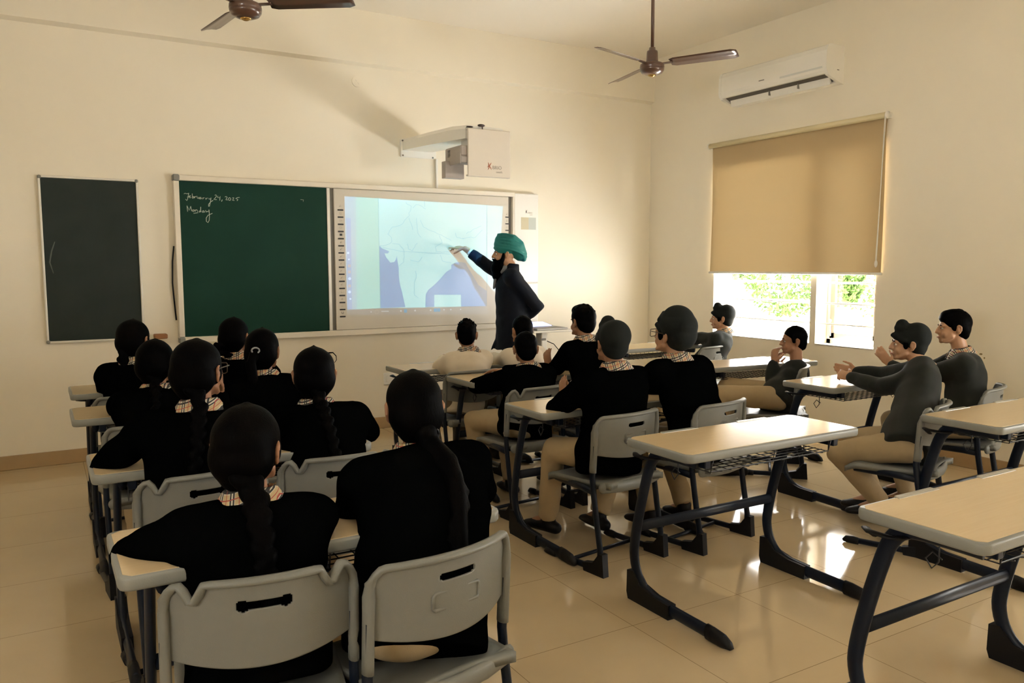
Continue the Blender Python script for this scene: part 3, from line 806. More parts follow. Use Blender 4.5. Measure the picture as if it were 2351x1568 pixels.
for x, y, w_, h_ in ((832, 1280, 30, 34), (1132, 1271, 34, 34), (1165, 1270, 28, 34)): board_poly(m_, [(x - w_ / 2, y - h_ / 2), (x + w_ / 2, y - h_ / 2), (x + w_ / 2, y + h_ / 2), (x - w_ / 2, y + h_ / 2)], .0003)
m_.build('painted_icons', mat('icon_blue', (0.35, 0.60, 0.80), 0.5), wb)
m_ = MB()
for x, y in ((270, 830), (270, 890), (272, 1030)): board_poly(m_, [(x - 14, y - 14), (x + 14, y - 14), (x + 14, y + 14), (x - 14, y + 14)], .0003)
m_.build('painted_icons', mat('icon_peach', (0.72, 0.56, 0.42), 0.5), wb)
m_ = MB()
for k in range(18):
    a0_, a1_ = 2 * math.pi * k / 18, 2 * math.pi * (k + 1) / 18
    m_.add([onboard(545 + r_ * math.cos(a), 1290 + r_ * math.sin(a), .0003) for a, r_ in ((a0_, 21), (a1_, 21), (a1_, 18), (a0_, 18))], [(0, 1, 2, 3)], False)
m_.build('painted_icons', mat('icon_ring', (0.72, 0.68, 0.58), 0.5), wb)
for y_, z_ in ((2252, 813), (2260, 822)):
    c_ = at(y_, z_, -3.6); v_ = ray(y_, z_); c_ = CAM + v_ * (-.001 - CAM[0]) / v_[0]
    MB().ell(c_, (.0006, .012 if y_ < 2255 else .006, .007), None, 10, 6).build('scuff_mark', mat('scuff', (0.25, 0.20, 0.10), 0.9), bpy.data.objects['wall_right'])

# ------------------------------------------------------------------ air conditioner
ac = empty('air_conditioner', (0, -1.795, 2.94)); tag(ac, 'white split air conditioner on the right wall above the window', 'air conditioner')
y0, y1 = -2.385, -1.205
prof = [(0.0, 3.246), (-.165, 3.244), (-.200, 3.228), (-.216, 3.19), (-.218, 3.06), (-.212, 3.035), (-.196, 3.012), (-.17, 3.012), (-.12, 3.045), (-.075, 3.03), (-.05, 2.955), (0, 2.945)]
MB().prism([(a, c - 2.94) for a, c in prof], 1, y0 + 1.795 + .03, y1 + 1.795 - .03).build('casing', WHITE, ac)
ep = [(0.0, 3.248), (-.165, 3.246), (-.202, 3.230), (-.218, 3.19), (-.220, 3.06), (-.214, 3.035), (-.19, 3.0), (-.05, 2.955), (0, 2.943)]
for a, c in ((y0, y0 + .03), (y1 - .03, y1)):
    MB().prism([(p, q - 2.94) for p, q in ep], 1, a + 1.795, c + 1.795).build('end_panel', WHITE, ac)
MB().prism([(-.130, .105), (-.125, .110), (-.085, .020), (-.10, .0)], 1, y0 + 1.795 + .05, y1 + 1.795 - .05).build('louvre', WHITE, ac)
MB().prism([(-.185, .072), (-.17, .078), (-.105, .05), (-.085, .02), (-.08, .09), (-.12, .105)], 1, y0 + 1.795 + .035, y1 + 1.795 - .035).build('air_outlet', mat('outlet_dark', (0.10, 0.09, 0.08), 0.7), ac)
for yy in (-2.03, -1.72):
    MB().box((-.128, yy + 1.795 - .004, .02), (-.09, yy + 1.795 + .004, .10)).build('vane', GREYGAP, ac)
MB().box((-.2195, .58 - .55 + .02, .135), (-.2175, .02 + .09, .143)).build('badge', GREYGAP, ac)
MB().box((-.085, y0 + 1.795 - .001, .105), (-.060, y0 + 1.795 + .001, .112)).build('badge', GREYGAP, ac)
MB().box((-.219, y0 + 1.795 + .04, .115), (-.2165, -.12, .130)).build('panel_strip', mat('strip_grey', (0.60, 0.62, 0.60), 0.35), ac)

# ------------------------------------------------------------------ ceiling fans
def fan(x, y, zb, angs, label):
    r = empty('ceiling_fan', (x, y, zb)); tag(r, label, 'fan', 'ceiling fans')
    h = ZC - zb
    MB().tube([(0, 0, .09), (0, 0, h - .05)], .0125, 14).build('downrod', FANB, r)
    MB().lathe([(.012, h - .07), (.05, h - .05), (.062, h - .012), (.062, h)]).build('ceiling_canopy', FANB, r)
    MB().lathe([(.014, .125), (.022, .122), (.024, .105), (.038, .098), (.040, .085), (.042, .03), (.046, .02)]).build('rod_cup', FANB, r)
    MB().lathe([(.046, .022), (.075, .012), (.086, .004), (.088, -.018), (.085, -.022), (.087, -.026), (.084, -.040), (.072, -.056), (.045, -.067), (.02, -.070)], seg=36).build('motor', FANB, r)
    MB().lathe([(.030, -.066), (.030, -.072), (.014, -.080), (.004, -.082)]).build('bottom_cap', GOLD, r)
    for a in angs:
        a = math.radians(a); c, s = math.cos(a), math.sin(a)
        def T(u, v, w): return (u * c - v * s, u * s + v * c, w)
        vs = []; N = 14
        for top in (0, 1):
            for i in range(N + 1):
                t = i / N; u = .135 + t * .475
                w_ = (.052 + .008 * t) * (1 if 0 < i < N else .75)
                for j, v in enumerate((-1, -.4, .25, 1)):
                    vs.append(T(u, v * w_, .004 + v * w_ * (-.28) + (.006 * (1 - v * v)) + top * .0022))
        fs = []; K = (N + 1) * 4
        for i in range(N):
            for j in range(3):
                q = i * 4 + j; fs.append((q, q + 1, q + 5, q + 4)); fs.append((K + q, K + q + 4, K + q + 5, K + q + 1))
        for i in range(N):
            for j in (0, 3): q = i * 4 + j; fs.append((q, q + 4, K + q + 4, K + q))
        for i in (0, N):
            for j in range(3): q = i * 4 + j; fs.append((q, q + 1, K + q + 1, K + q))
        MB().add(vs, fs).build('blade', FANB, r)
        MB().add([T(*p) for p in [(.08, -.018, .0), (.15, -.012, .003), (.15, .012, .0), (.08, .018, .0), (.08, -.018, .006), (.15, -.012, .008), (.15, .012, .006), (.08, .018, .006)]],
                 [(0, 3, 2, 1), (4, 5, 6, 7), (0, 1, 5, 4), (1, 2, 6, 5), (2, 3, 7, 6), (3, 0, 4, 7)], False).build('blade_bracket', FANB, r)
    return r


fan(-1.878, -2.204, 2.9, (195, 299, 79), 'brown three bladed ceiling fan hanging near the air conditioner')
fan(-4.686, -2.081, 2.9, (-37, 98, 205), 'brown three bladed ceiling fan cut by the top edge above the green board')

# ------------------------------------------------------------------ student desks
def make_desk():
    """origin on the floor under the front left corner; x to the right, y towards the boards (desk lies at y -0.39..0)"""
    r = empty('school_desk'); W, D, H = 1.03, 0.39, 0.745
    def plate(i, za, zb, bev):
        P = []
        for cx, cy, a0 in ((W - i - .03, -i - .03, 0), (i + .03, -i - .03, 90), (i + .03, -D + i + .03, 180), (W - i - .03, -D + i + .03, 270)):
            for k in range(6):
                a = math.radians(a0 + 90 * k / 5); P.append((cx + .03 * math.cos(a), cy + .03 * math.sin(a)))
        n = len(P); cx, cy = W / 2, -D / 2
        rings = [(1 - bev / .2, za), (1, za + bev), (1, zb - bev), (1 - bev / .35, zb)]
        vs = []
        for k, z in rings: vs += [(cx + (x - cx) * (1 - (1 - k) * .2), cy + (y - cy) * (1 - (1 - k) * .5), z) for x, y in P]
        fs = [(j * n + q, j * n + (q + 1) % n, (j + 1) * n + (q + 1) % n, (j + 1) * n + q) for j in range(3) for q in range(n)]
        fs += [tuple(range(n))[::-1], tuple(3 * n + q for q in range(n))]
        return MB().add(vs, fs)
    plate(0, H - .034, H - .001, .006).build('edge_trim', GREYD, r)
    MB().prism([(.012 if a < .5 else W - .012, b) for a, b in ((0, -.012), (1, -.012), (1, -D + .014), (0, -D + .014))][:0] or
               [(.035, -.010), (.012, -.030), (.012, -D + .034), (.030, -D + .014), (W - .030, -D + .014), (W - .012, -D + .034), (W - .012, -.030), (W - .035, -.010)], 2, H - .003, H + .0008).build('desk_top', WOOD, r)
    for x in (.20, .66):
        g = MB().box((x, -.016, H - .004), (x + .19, .004, H + .003), .002).box((x - .012, -.024, H - .001), (x + .202, -.014, H + .0022), .0006)
        g.build('pen_groove', SILVER, r)
    for sx in (.10, W - .09):
        p = [(.09 + 0, .0)]
        prof = [(-.50, .030), (-.42, .033), (-.14, .040), (-.04, .062), (.018, .115), (.045, .19), (.042, .27), (.010, .42), (-.035, .58), (-.062, .645), (-.10, .682), (-.16, .694), (-.33, .694)]
        # smooth the profile
        q = []
        for i in range(len(prof) - 1):
            p0 = prof[max(i - 1, 0)]; p1 = prof[i]; p2 = prof[i + 1]; p3 = prof[min(i + 2, len(prof) - 1)]
            for t in (0, .33, .66):
                q.append(tuple(.5 * ((2 * p1[k]) + (-p0[k] + p2[k]) * t + (2 * p0[k] - 5 * p1[k] + 4 * p2[k] - p3[k]) * t * t + (-p0[k] + 3 * p1[k] - 3 * p2[k] + p3[k]) * t ** 3) for k in (0, 1)))
        q.append(prof[-1])
        lg_ = MB().tube([(sx, a, b) for a, b in q], (.015, .027), 14, ref=(1, 0, 0)).build('leg', NAVY, r)
        MB().tube([(sx, -.535, .013), (sx, -.52, .022), (sx, -.49, .029), (sx, -.44, .032), (sx, -.405, .033)], [(.012, .006), (.018, .018), (.020, .029), (.020, .033), (.019, .033)], 14, ref=(1, 0, 0)).build('toe_cap', BLACK, lg_)
        hc = MB().prism([(-.20, .0), (.062, .0), (.072, .03), (.070, .13), (.030, .135), (-.02, .085), (-.10, .066), (-.20, .062)], 0, sx - .021, sx + .021)
        hc.build('heel_cap', BLACK, lg_)
    MB().tube([(.10, .022, .335), (W - .09, .022, .335)], (.024, .012), 12, ref=(0, 0, 1)).build('crossbar', NAVY, r)
    for x in (.115, W - .145):
        MB().box((x, -.36, .672), (x + .03, -.05, .711), .003).build('bracket', NAVY, r)
    bk = MB(); z = .652; zt = .700
    xa, xb, ya, yb = .16, W - .16, -.345, -.075
    for k in range(9):
        y = ya + (yb - ya) * k / 8
        bk.tube([(xa, y, z), (xb, y, z)], .0022, 5)
    for k in range(15):
        x = xa + (xb - xa) * k / 14
        bk.tube([(x, ya - .012, z + (.05 if k % 7 == 0 else 0)), (x, ya, z - .003), (x, yb, z - .003), (x, yb + .02, zt + .008)], .0022, 5)
    for y in (ya, yb): bk.tube([(xa, y, zt), (xa, y, z), (xb, y, z), (xb, y, zt)], .003, 5)
    bk.tube([(xa, yb + .02, zt + .008), (xb, yb + .02, zt + .008)], .003, 5)
    for x in (xa - .03, xb + .03):
        bk.tube([(x, -.19, zt), (x, -.19, .61), (x, -.17, .585), (x, -.15, .61), (x, -.17, .635), (x, -.20, .62)], .0025, 5)
        bk.tube([(x, -.19, zt), (x + (.04 if x < .5 else -.04), -.19, z)], .0025, 5)
    bk.build('wire_basket', STEEL, r)
    for sx, s in ((.10, -1), (W - .09, 1)):
        rg = MB().tube([(sx, -.11, .665), (sx + s * .035, -.11, .668), (sx + s * .055, -.085, .668), (sx + s * .055, -.02, .668), (sx + s * .035, .005, .668), (sx, .0, .640)], (.006, .014), 8, ref=(0, 0, 1))
        rg.build('bag_hook', BLACK, r)
    return r


# ------------------------------------------------------------------ student chairs
def make_chair(kind):
    """origin on the floor under the backrest; faces +y.  kind 'plain' or 'notched' backrest"""
    r = empty('school_chair'); H = 0.762; ZB = .560; HW = .212
    def yb(u, z): return -.018 + .072 * u * u - .056 * (z - .478)     # curved round the sitter, leaning back
    def top(u):
        z = H - .004 - .010 * u * u
        if kind == 'notched':
            d = (abs(u) - .72) / .085
            if abs(d) < 1: z -= .040 * (1 - d * d) ** .5
        if abs(u) > .86: z -= .035 * ((abs(u) - .86) / .14) ** 2
        return z
    def bot(u): return ZB + .012 * u * u - .012 * (1 - u * u)
    N, Mv = 116, 62; vs = []; fs = []
    hole = {}
    def inhole(u, z):
        x = u * HW
        if kind == 'plain': return (abs(x) / .054) ** 6 + (abs((z - .708) / .011)) ** 4 < 1
        return (abs(x) < .048 and abs(z - .700) < .0105) or (abs(x) - .048) ** 2 + (z - .700) ** 2 < .0155 ** 2
    T = .006
    for sd in (0, 1):
        for j in range(Mv + 1):
            for i in range(N + 1):
                u = -1 + 2 * i / N; z = bot(u) + (top(u) - bot(u)) * j / Mv
                vs.append((u * HW, yb(u, z) + (T if sd else -T) * .5, z))
    K = (N + 1) * (Mv + 1)
    def cell_out(i, j):
        if i < 0 or j < 0 or i >= N or j >= Mv: return True
        u = -1 + 2 * (i + .5) / N; z = bot(u) + (top(u) - bot(u)) * (j + .5) / Mv
        return inhole(u, z)
    for j in range(Mv):
        for i in range(N):
            if cell_out(i, j): continue
            a = j * (N + 1) + i
            fs += [(a, a + 1, a + N + 2, a + N + 1), (K + a, K + a + N + 1, K + a + N + 2, K + a + 1)]
            for di, dj, e in ((-1, 0, (a, a + N + 1)), (1, 0, (a + 1, a + N + 2)), (0, -1, (a, a + 1)), (0, 1, (a + N + 1, a + N + 2))):
                if cell_out(i + di, j + dj): fs.append((e[0], e[1], K + e[1], K + e[0]))
    back = MB().add(vs, fs)
    # thick rolled rim over the top and down the sides, sleeves over the posts
    rim = []
    for z in (.488, .52, .56, .62, .68): rim.append((-HW - .004, yb(1, z) - .004, z))
    for i in range(41):
        u = -1 + 2 * i / 40; rim.append((u * (HW + .002), yb(u, top(u)) - .006, top(u) + .002))
    for z in (.68, .62, .56, .52, .488): rim.append((HW + .004, yb(1, z) - .004, z))
    n = len(rim)
    R = [(.013, .019)] * 5 + [(.010, .014)] * 41 + [(.013, .019)] * 5
    back.tube(rim, R, 10, ref=(0.0, 0.0, 1.0) if False else (0.3, 0.0, 1.0))
    if kind == 'plain':
        def bar(pts): back.tube([(x, yb(x / HW, z) - .004, z) for x, z in pts], .0048, 6)
        bar([(-.072, .630), (-.072, .662), (-.066, .668), (.066, .668), (.072, .662), (.072, .630), (.066, .624), (-.066, .624), (-.072, .630)])
    bo_ = back.build('backrest', GREY, r)
    # seat pan
    s = MB(); vs = []; fs = []; A, B = 24, 20
    for sd in (0, 1):
        for j in range(B + 1):
            for i in range(A + 1):
                u = -1 + 2 * i / A; v = j / B
                w = .205 * (1 - .10 * (1 - v) ** 2) * (1 if v < .9 else 1 - .10 * ((v - .9) / .1) ** 2)
                x = u * w; y = -.012 + .412 * v - .03 * (u * u) * (1 if v < .5 else -0.2)
                z = .432 - .016 * math.sin(math.pi * min(v * 1.1, 1)) * (1 - u * u) - .030 * max(0, (v - .82) / .18) ** 2 + .012 * (1 - v) ** 3
                if sd: z -= .012 + .018 * (1 if (i in (0, A) or j in (0, B)) else 0)
                vs.append((x, y, z))
    K = (A + 1) * (B + 1)
    for j in range(B):
        for i in range(A):
            a = j * (A + 1) + i; fs += [(a, a + 1, a + A + 2, a + A + 1), (K + a, K + a + A + 1, K + a + A + 2, K + a + 1)]
    for i in range(A): fs += [(i, K + i, K + i + 1, i + 1), (B * (A + 1) + i, B * (A + 1) + i + 1, K + B * (A + 1) + i + 1, K + B * (A + 1) + i)]
    for j in range(B): fs += [(j * (A + 1), (j + 1) * (A + 1), K + (j + 1) * (A + 1), K + j * (A + 1)), (j * (A + 1) + A, K + j * (A + 1) + A, K + (j + 1) * (A + 1) + A, (j + 1) * (A + 1) + A)]
    s.add(vs, fs)
    s.tube([(-.192, .002, .418), (-.10, -.018, .414), (0, -.026, .413), (.10, -.018, .414), (.192, .002, .418)], (.027, .013), 12, ref=(0, 0, 1), round_end=True)
    s.build('seat', GREY, r)
    for sg in (-1, 1):
        x = sg * (HW + .004)
        lg_ = MB().tube([(x, yb(1, .62) - .004, .62), (x, yb(1, .47) - .002, .47), (x, .045, .40), (x, .020, .25), (x, -.005, .12), (x, -.004, .07), (x, .022, .035), (x, .07, .022), (x, .36, .020)], (.0125, .016), 12, ref=(1, 0, 0))
        lo2 = lg_.build('leg', NAVY, r)
        MB().prism([(-.045, 0), (.09, 0), (.10, .04), (.03, .055), (-.012, .11), (-.036, .11)], 0, x - .018, x + .018).build('heel_cap', BLACK, lo2)
        MB().tube([(x, .31, .018), (x, .34, .020), (x, .375, .018), (x, .39, .010)], [(.016, .018), (.017, .020), (.016, .018), (.010, .008)], 10, ref=(1, 0, 0)).build('toe_cap', BLACK, lo2)
        MB().tube([(x, .045, .395), (x * .97, .12, .400), (x * .80, .36, .398)], (.011, .017), 10, ref=(1, 0, 0)).build('seat_rail', NAVY, r)
    MB().tube([(-HW, .10, .392), (HW, .10, .392)], .011, 10).build('crossbar', NAVY, r)
    MB().tube([(-HW - .004, .20, .020), (HW + .004, .20, .020)], .010, 10).build('floor_bar', NAVY, r)
    return r


desk0 = make_desk(); chairP = make_chair('plain'); chairN = make_chair('notched')
used = set()


def put(proto, x, y, yaw, label, cat, group):
    o = proto if id(proto) not in used else copy_tree(proto)
    used.add(id(proto)); o.location = (x, y, 0); o.rotation_euler = (0, 0, math.radians(yaw)); tag(o, label, cat, group)
    return o


DG = 'two seat school desks'; CG = 'grey school chairs'
for x, y, yaw, lab in [
    (-5.62, -1.24, 0, 'school desk in the left column nearest the blackboards'),
    (-5.64, -2.10, 0, 'school desk in the left column, second from the boards, bare wooden corner showing'),
    (-5.62, -3.28, 0, 'school desk in the left column, third from the boards, under a black sweatered arm'),
    (-5.62, -4.34, 0, 'school desk under the arms of the two nearest girls, left column'),
    (-3.60, -1.30, 0, 'school desk at the front where the two boys in cream shirts sit'),
    (-3.46, -2.02, 0, 'school desk right behind the two boys in cream shirts'),
    (-3.655, -3.12, 0, 'school desk before the boy with the round turban and glasses'),
    (-3.645, -4.13, 0, 'empty school desk in the middle of the floor, whole desk in view'),
    (-3.665, -5.25, 0, 'empty school desk at the lower right corner of the photo, nearest the camera'),
    (-1.50, -0.98, 0, 'school desk at the far right front, before the boy seated by the window'),
    (-1.66, -2.28, -6, 'school desk with strong window glare, beside the boy with his hand at his mouth'),
    (-1.75, -3.33, 0, 'school desk on which the smiling boy in the patka rests his hands'),
    (-2.09, -4.46, 0, 'empty school desk at the right edge behind the two smiling boys')]:
    put(desk0, x, y, yaw, lab, 'desk', DG)

for proto, x, y, yaw, lab in [
    (chairP, -5.30, -1.92, 4, 'grey school chair of the girl nearest the tall narrow blackboard'),
    (chairP, -4.78, -1.92, -3, 'grey school chair of the front row girl before the green board'),
    (chairP, -5.31, -2.85, 5, 'grey school chair of the left girl in the second row, beside the bare desk corner'),
    (chairP, -4.76, -2.83, -4, 'grey school chair of the girl with the pale hair tie'),
    (chairN, -5.28, -3.88, 6, 'grey school chair with notched top behind the girl in glasses'),
    (chairN, -4.80, -3.88, -3, 'grey school chair with notched top behind the girl with the loose curl'),
    (chairN, -5.33, -4.90, -8, 'grey school chair with notched top and bone shaped slot, at the lower left'),
    (chairP, -4.885, -4.98, 11, 'grey school chair with slot and raised oblong, largest in the photo'),
    (chairP, -3.22, -2.00, 3, 'grey school chair of the boy in the cream shirt left of the teacher'),
    (chairP, -2.72, -1.98, -3, 'grey school chair of the cream shirted boy hidden behind another head'),
    (chairN, -3.24, -2.85, 6, 'grey school chair with notched top behind the boy with spread elbow, middle column'),
    (chairP, -2.70, -2.83, -4, 'grey school chair of the boy with tall thick hair'),
    (chairP, -3.30, -3.76, 8, 'grey school chair with slot, under the boy in patka in the middle column'),
    (chairP, -2.69, -3.78, 10, 'grey school chair with slot, under the turbaned boy in glasses'),
    (chairP, -0.63, -1.66, 14, 'grey school chair of the boy seated against the window'),
    (chairP, -1.12, -2.98, 42, 'grey school chair of the boy with his hand at his mouth'),
    (chairN, -1.78, -4.38, 20, 'grey school chair of the smiling boy in the patka'),
    (chairP, -0.95, -4.22, 20, 'grey school chair of the short haired boy nearest the right edge')]:
    put(proto, x, y, yaw, lab, 'chair', CG)

# laptop stand by the teacher
ls = empty('laptop_stand', (-1.80, -0.72, 0)); tag(ls, 'white laptop stand behind the teacher at the front wall', 'stand')
MB().box((-.25, -.17, .880), (.20, .17, .898), .005).build('stand_top', WHITE, ls)
MB().box((-.09, -.05, .02), (-.03, .05, .882), .006).build('stand_column', WHITE, ls)
MB().box((-.20, -.18, 0), (.14, .18, .022), .008).build('stand_base', WHITE, ls)
MB().box((-.09, -.052, .80), (-.045, -.049, .82)).build('vent_panel', GREYGAP, ls)
MB().tube([(-.03, 0, .80), (.06, -.02, .76), (.13, -.03, .68), (.20, -.05, .62), (.30, -.08, .60), (.36, -.10, .30), (.38, -.11, .01)], .004, 6).build('cable', BLACK, ls)
lp = empty('laptop', (-1.83, -0.74, 0.898)); tag(lp, 'open grey laptop glowing blue on the white stand behind the teacher', 'laptop')
MB().box((-.16, -.11, 0), (.17, .12, .018), .004).build('laptop_base', mat('laptop_grey', (0.45, 0.45, 0.44), 0.35, metal=0.3), lp)
MB().box((-.14, -.09, .018), (.15, .06, .0195)).build('keyboard', GREYGAP, lp)
MB().add([(-.16, .12, .018), (.17, .12, .018), (.17, .30, .045), (-.16, .30, .045), (-.16, .122, .010), (.17, .122, .010), (.17, .302, .037), (-.16, .302, .037)],
         [(0, 1, 2, 3), (4, 7, 6, 5), (0, 4, 5, 1), (1, 5, 6, 2), (2, 6, 7, 3), (3, 7, 4, 0)], False).build('laptop_lid', mat('laptop_grey', (0.45, 0.45, 0.44), 0.35), lp)
MB().add([(-.145, .130, .0205), (.155, .130, .0205), (.155, .292, .0448), (-.145, .292, .0448)], [(0, 1, 2, 3)], False).build('laptop_screen', mat('screen_blue', (0.1, 0.15, 0.4), 0.3, emit=(0.25, 0.35, 1.0), estr=2.0), lp)

# maroon school bag under the desk at the right edge
bg_ = empty('school_bag', (-1.30, -4.86, 0)); tag(bg_, 'maroon school bag hanging at the right edge below the desk top', 'bag')
b_ = MB().ell((0, 0, .36), (.10, .13, .19)).ell((.02, 0, .30), (.11, .12, .13)).build('bag_body', MAROON, bg_)
MB().tube([(0, -.03, .53), (0, -.02, .60), (0, .02, .60), (0, .03, .53)], .008, 8).build('bag_handle', MAROON, bg_)

# ------------------------------------------------------------------ people
UP = np.array((0.0, 0, 1))


def unit(v): v = np.array(v, float); return v / (np.linalg.norm(v) + 1e-12)


def frame(yaw, pitch=0.0, roll=0.0):
    """columns right, forward, up for somebody facing yaw degrees left of the boards; pitch up positive"""
    y, p, r = map(math.radians, (yaw, pitch, roll))
    R = np.array(((math.cos(y), -math.sin(y), 0), (math.sin(y), math.cos(y), 0), (0, 0, 1)))
    Pm = np.array(((1, 0, 0), (0, math.cos(p), -math.sin(p)), (0, math.sin(p), math.cos(p))))
    Q = np.array(((math.cos(r), 0, math.sin(r)), (0, 1, 0), (-math.sin(r), 0, math.cos(r))))
    return R @ Pm @ Q


def hand(mb, wrist, d, palm, side, curl=0.5, s=0.88, spread=1.0, point=False, thumb_in=0.4):
    """palm, four fingers and a thumb; d: direction of the hand, palm: where the palm faces, side: +1 right hand"""
    d = unit(d); n = unit(np.array(palm, float) - d * np.dot(palm, d)); a = np.cross(d, n) * side      # a: towards the thumb side
    w = np.array(wrist, float)
    mb.tube([w - d * .03 * s, w + d * .010 * s, w + d * .045 * s, w + d * .085 * s], [(.024 * s, .018 * s), (.026 * s, .015 * s), (.036 * s, .014 * s), (.038 * s, .012 * s)], 12, ref=a, round_end=True)
    L_ = [.078, .088, .082, .064]
    for k in range(4):
        base = w + d * .088 * s + a * (.028 - .0185 * k) * s
        dd = unit(d + a * (.10 - .07 * k) * spread)
        c = curl * (1.0 + .12 * k) if not (point and k == 0) else .08
        p = base - dd * .012; pts = [p, base]; ang = 0
        for j, f in enumerate((.46, .30, .24)):
            ang += c * (.55, .75, .55)[j]
            q = pts[-1] + (dd * math.cos(ang) + n * math.sin(ang)) * L_[k] * f * s; pts.append(q)
        r = .0088 * s
        mb.tube(pts, [r * 1.05, r * 1.05, r, r * .93, r * .82], 8, round_end=True)
    tb = w + d * .022 * s + a * .026 * s
    t1 = unit(d * .62 + a * .75 + n * thumb_in); t2 = unit(d * .9 + a * .25 + n * (thumb_in + .2))
    mb.tube([tb - t1 * .01, tb + t1 * .034 * s, tb + t1 * .034 * s + t2 * .030 * s, tb + t1 * .034 * s + t2 * .052 * s], [.0125 * s, .0115 * s, .0098 * s, .0085 * s], 8, round_end=True)


def head_solids(mb, H, M, s=1.0, nose=1.0):
    def q(x, y, z): return H + M @ np.array((x, y, z)) * s
    mb.ell(q(0, -.006, .018), (.073 * s, .091 * s, .084 * s), M)
    mb.ell(q(0, .030, -.030), (.060 * s, .056 * s, .070 * s), M)
    mb.ell(q(0, .040, -.068), (.044 * s, .044 * s, .036 * s), M)
    mb.ell(q(0, .072, -.090), (.019 * s, .014 * s, .014 * s), M)
    for x in (-1, 1):
        mb.ell(q(.034 * x, .062, -.042), (.022 * s, .018 * s, .024 * s), M)
        mb.ell(q(.030 * x, .078, .012), (.020 * s, .010 * s, .007 * s), M)
        mb.tube([q(.050 * x, .02, -.058), q(.034 * x, .066, -.086)], [.014 * s, .012 * s], 8, round_end=True)
        # ear: rim, bowl, lobe
        e = [q(.074 * x, .002, .012), q(.083 * x, -.008, .020), q(.088 * x, -.022, .012), q(.086 * x, -.024, -.012), q(.079 * x, -.012, -.034), q(.073 * x, .002, -.040)]
        mb.tube(e, [.0050 * s, .0058 * s, .0062 * s, .0058 * s, .0066 * s, .0058 * s], 7, round_end=True)
        mb.ell(q(.077 * x, -.010, -.010), (.006 * s, .014 * s, .026 * s), M @ frame(-18 * x))
    mb.tube([q(0, .083, .012), q(0, .095 * 1 + .002, -.012), q(0, .103 * nose, -.030)], [.0085 * s, .0095 * s, .0125 * s], 8, round_end=True)
    for x in (-1, 1): mb.ell(q(.011 * x, .090, -.034), (.008 * s, .010 * s, .008 * s), M)
    mb.ell(q(0, .086, -.058), (.021 * s, .009 * s, .0062 * s), M)
    mb.ell(q(0, .084, -.069), (.018 * s, .009 * s, .0062 * s), M)


def face_parts(root, H, M, s=1.0, O=None):
    def q(x, y, z): return H + M @ np.array((x, y, z)) * s - O
    for x in (-1, 1):
        e = MB().ell(q(.029 * x, .0765, -.004), (.0115 * s, .0085 * s, .0058 * s), M, 10, 6).build('eye', EYEW, root)
        MB().ell(q(.029 * x, .0835, -.004), (.0048 * s, .0028 * s, .0048 * s), M, 8, 5).build('iris', HAIR, e)
        MB().tube([q(.016 * x, .0885, .013), q(.030 * x, .0875, .018), q(.045 * x, .076, .012)], [(.0016, .0030), (.0018, .0036), (.0010, .0018)], 6, ref=M[:, 1]).build('eyebrow', HAIR, root)
    MB().tube([q(-.019, .086, -.063), q(-.008, .0955, -.062), q(0, .0965, -.0632), q(.008, .0955, -.062), q(.019, .086, -.063)], [.0016, .0036, .0038, .0036, .0016], 7).build('mouth', LIP, root)


def hair_solids(mb, kind, H, M, s, seed):
    def q(x, y, z): return H + M @ np.array((x, y, z)) * s
    rg = random.Random(seed)
    if kind in ('short', 'spiky', 'thick', 'fringe'):
        k = {'short': 1.0, 'spiky': 1.0, 'thick': 1.05, 'fringe': 1.03}[kind]
        mb.ell(q(0, -.014, .034), (.079 * s * k, .092 * s * k, .084 * s * k), M)
        mb.ell(q(0, -.045, -.006), (.072 * s * k, .056 * s * k, .070 * s), M)
        mb.ell(q(0, -.060, -.040), (.056 * s, .035 * s, .040 * s), M)
        if kind in ('thick', 'fringe'):
            mb.ell(q(0, .035, .078), (.062 * s, .050 * s, .040 * s), M); mb.ell(q(0, .0, .095), (.055 * s, .065 * s, .030 * s), M)
        for x in (-1, 1): mb.ell(q(.066 * x, .012, .012), (.012 * s, .018 * s, .030 * s), M)
        if kind == 'fringe': mb.ell(q(0, .068, .062), (.050 * s, .024 * s, .024 * s), M)
        nn = {'spiky': 70, 'short': 34, 'thick': 50, 'fringe': 34}[kind]
        for _ in range(nn):
            a = rg.uniform(0, 6.283); b = rg.uniform(0, 1.15)
            v = np.array((math.sin(b) * math.cos(a), math.sin(b) * math.sin(a) * 1.0, math.cos(b)))
            c = np.array((0, -.014, .034)) + v * np.array((.076, .090, .082)) * k
            t = unit(v + np.array((rg.uniform(-.5, .5), rg.uniform(-.2, .6), rg.uniform(-.1, .5))))
            l = {'spiky': .020, 'short': .008, 'thick': .014, 'fringe': .010}[kind] * rg.uniform(.6, 1.2)
            mb.tube([q(*c), q(*(c + t * l * .6)), q(*(c + t * l))], [.0085 * s, .0055 * s, .0018 * s], 6)
    elif kind in ('braid', 'ponytail', 'bun', 'sidetail', 'loops'):
        mb.ell(q(0, -.014, .028), (.084 * s, .098 * s, .088 * s), M)
        mb.ell(q(0, -.044, -.015), (.084 * s, .068 * s, .080 * s), M)
        mb.ell(q(0, -.052, -.060), (.058 * s, .042 * s, .045 * s), M)
        for x in (-1, 1): mb.ell(q(.064 * x, .004, -.004), (.018 * s, .036 * s, .046 * s), M)
        mb.tube([q(0, .06, .088), q(0, .0, .118), q(0, -.06, .100)], [.004, .006, .004], 6)


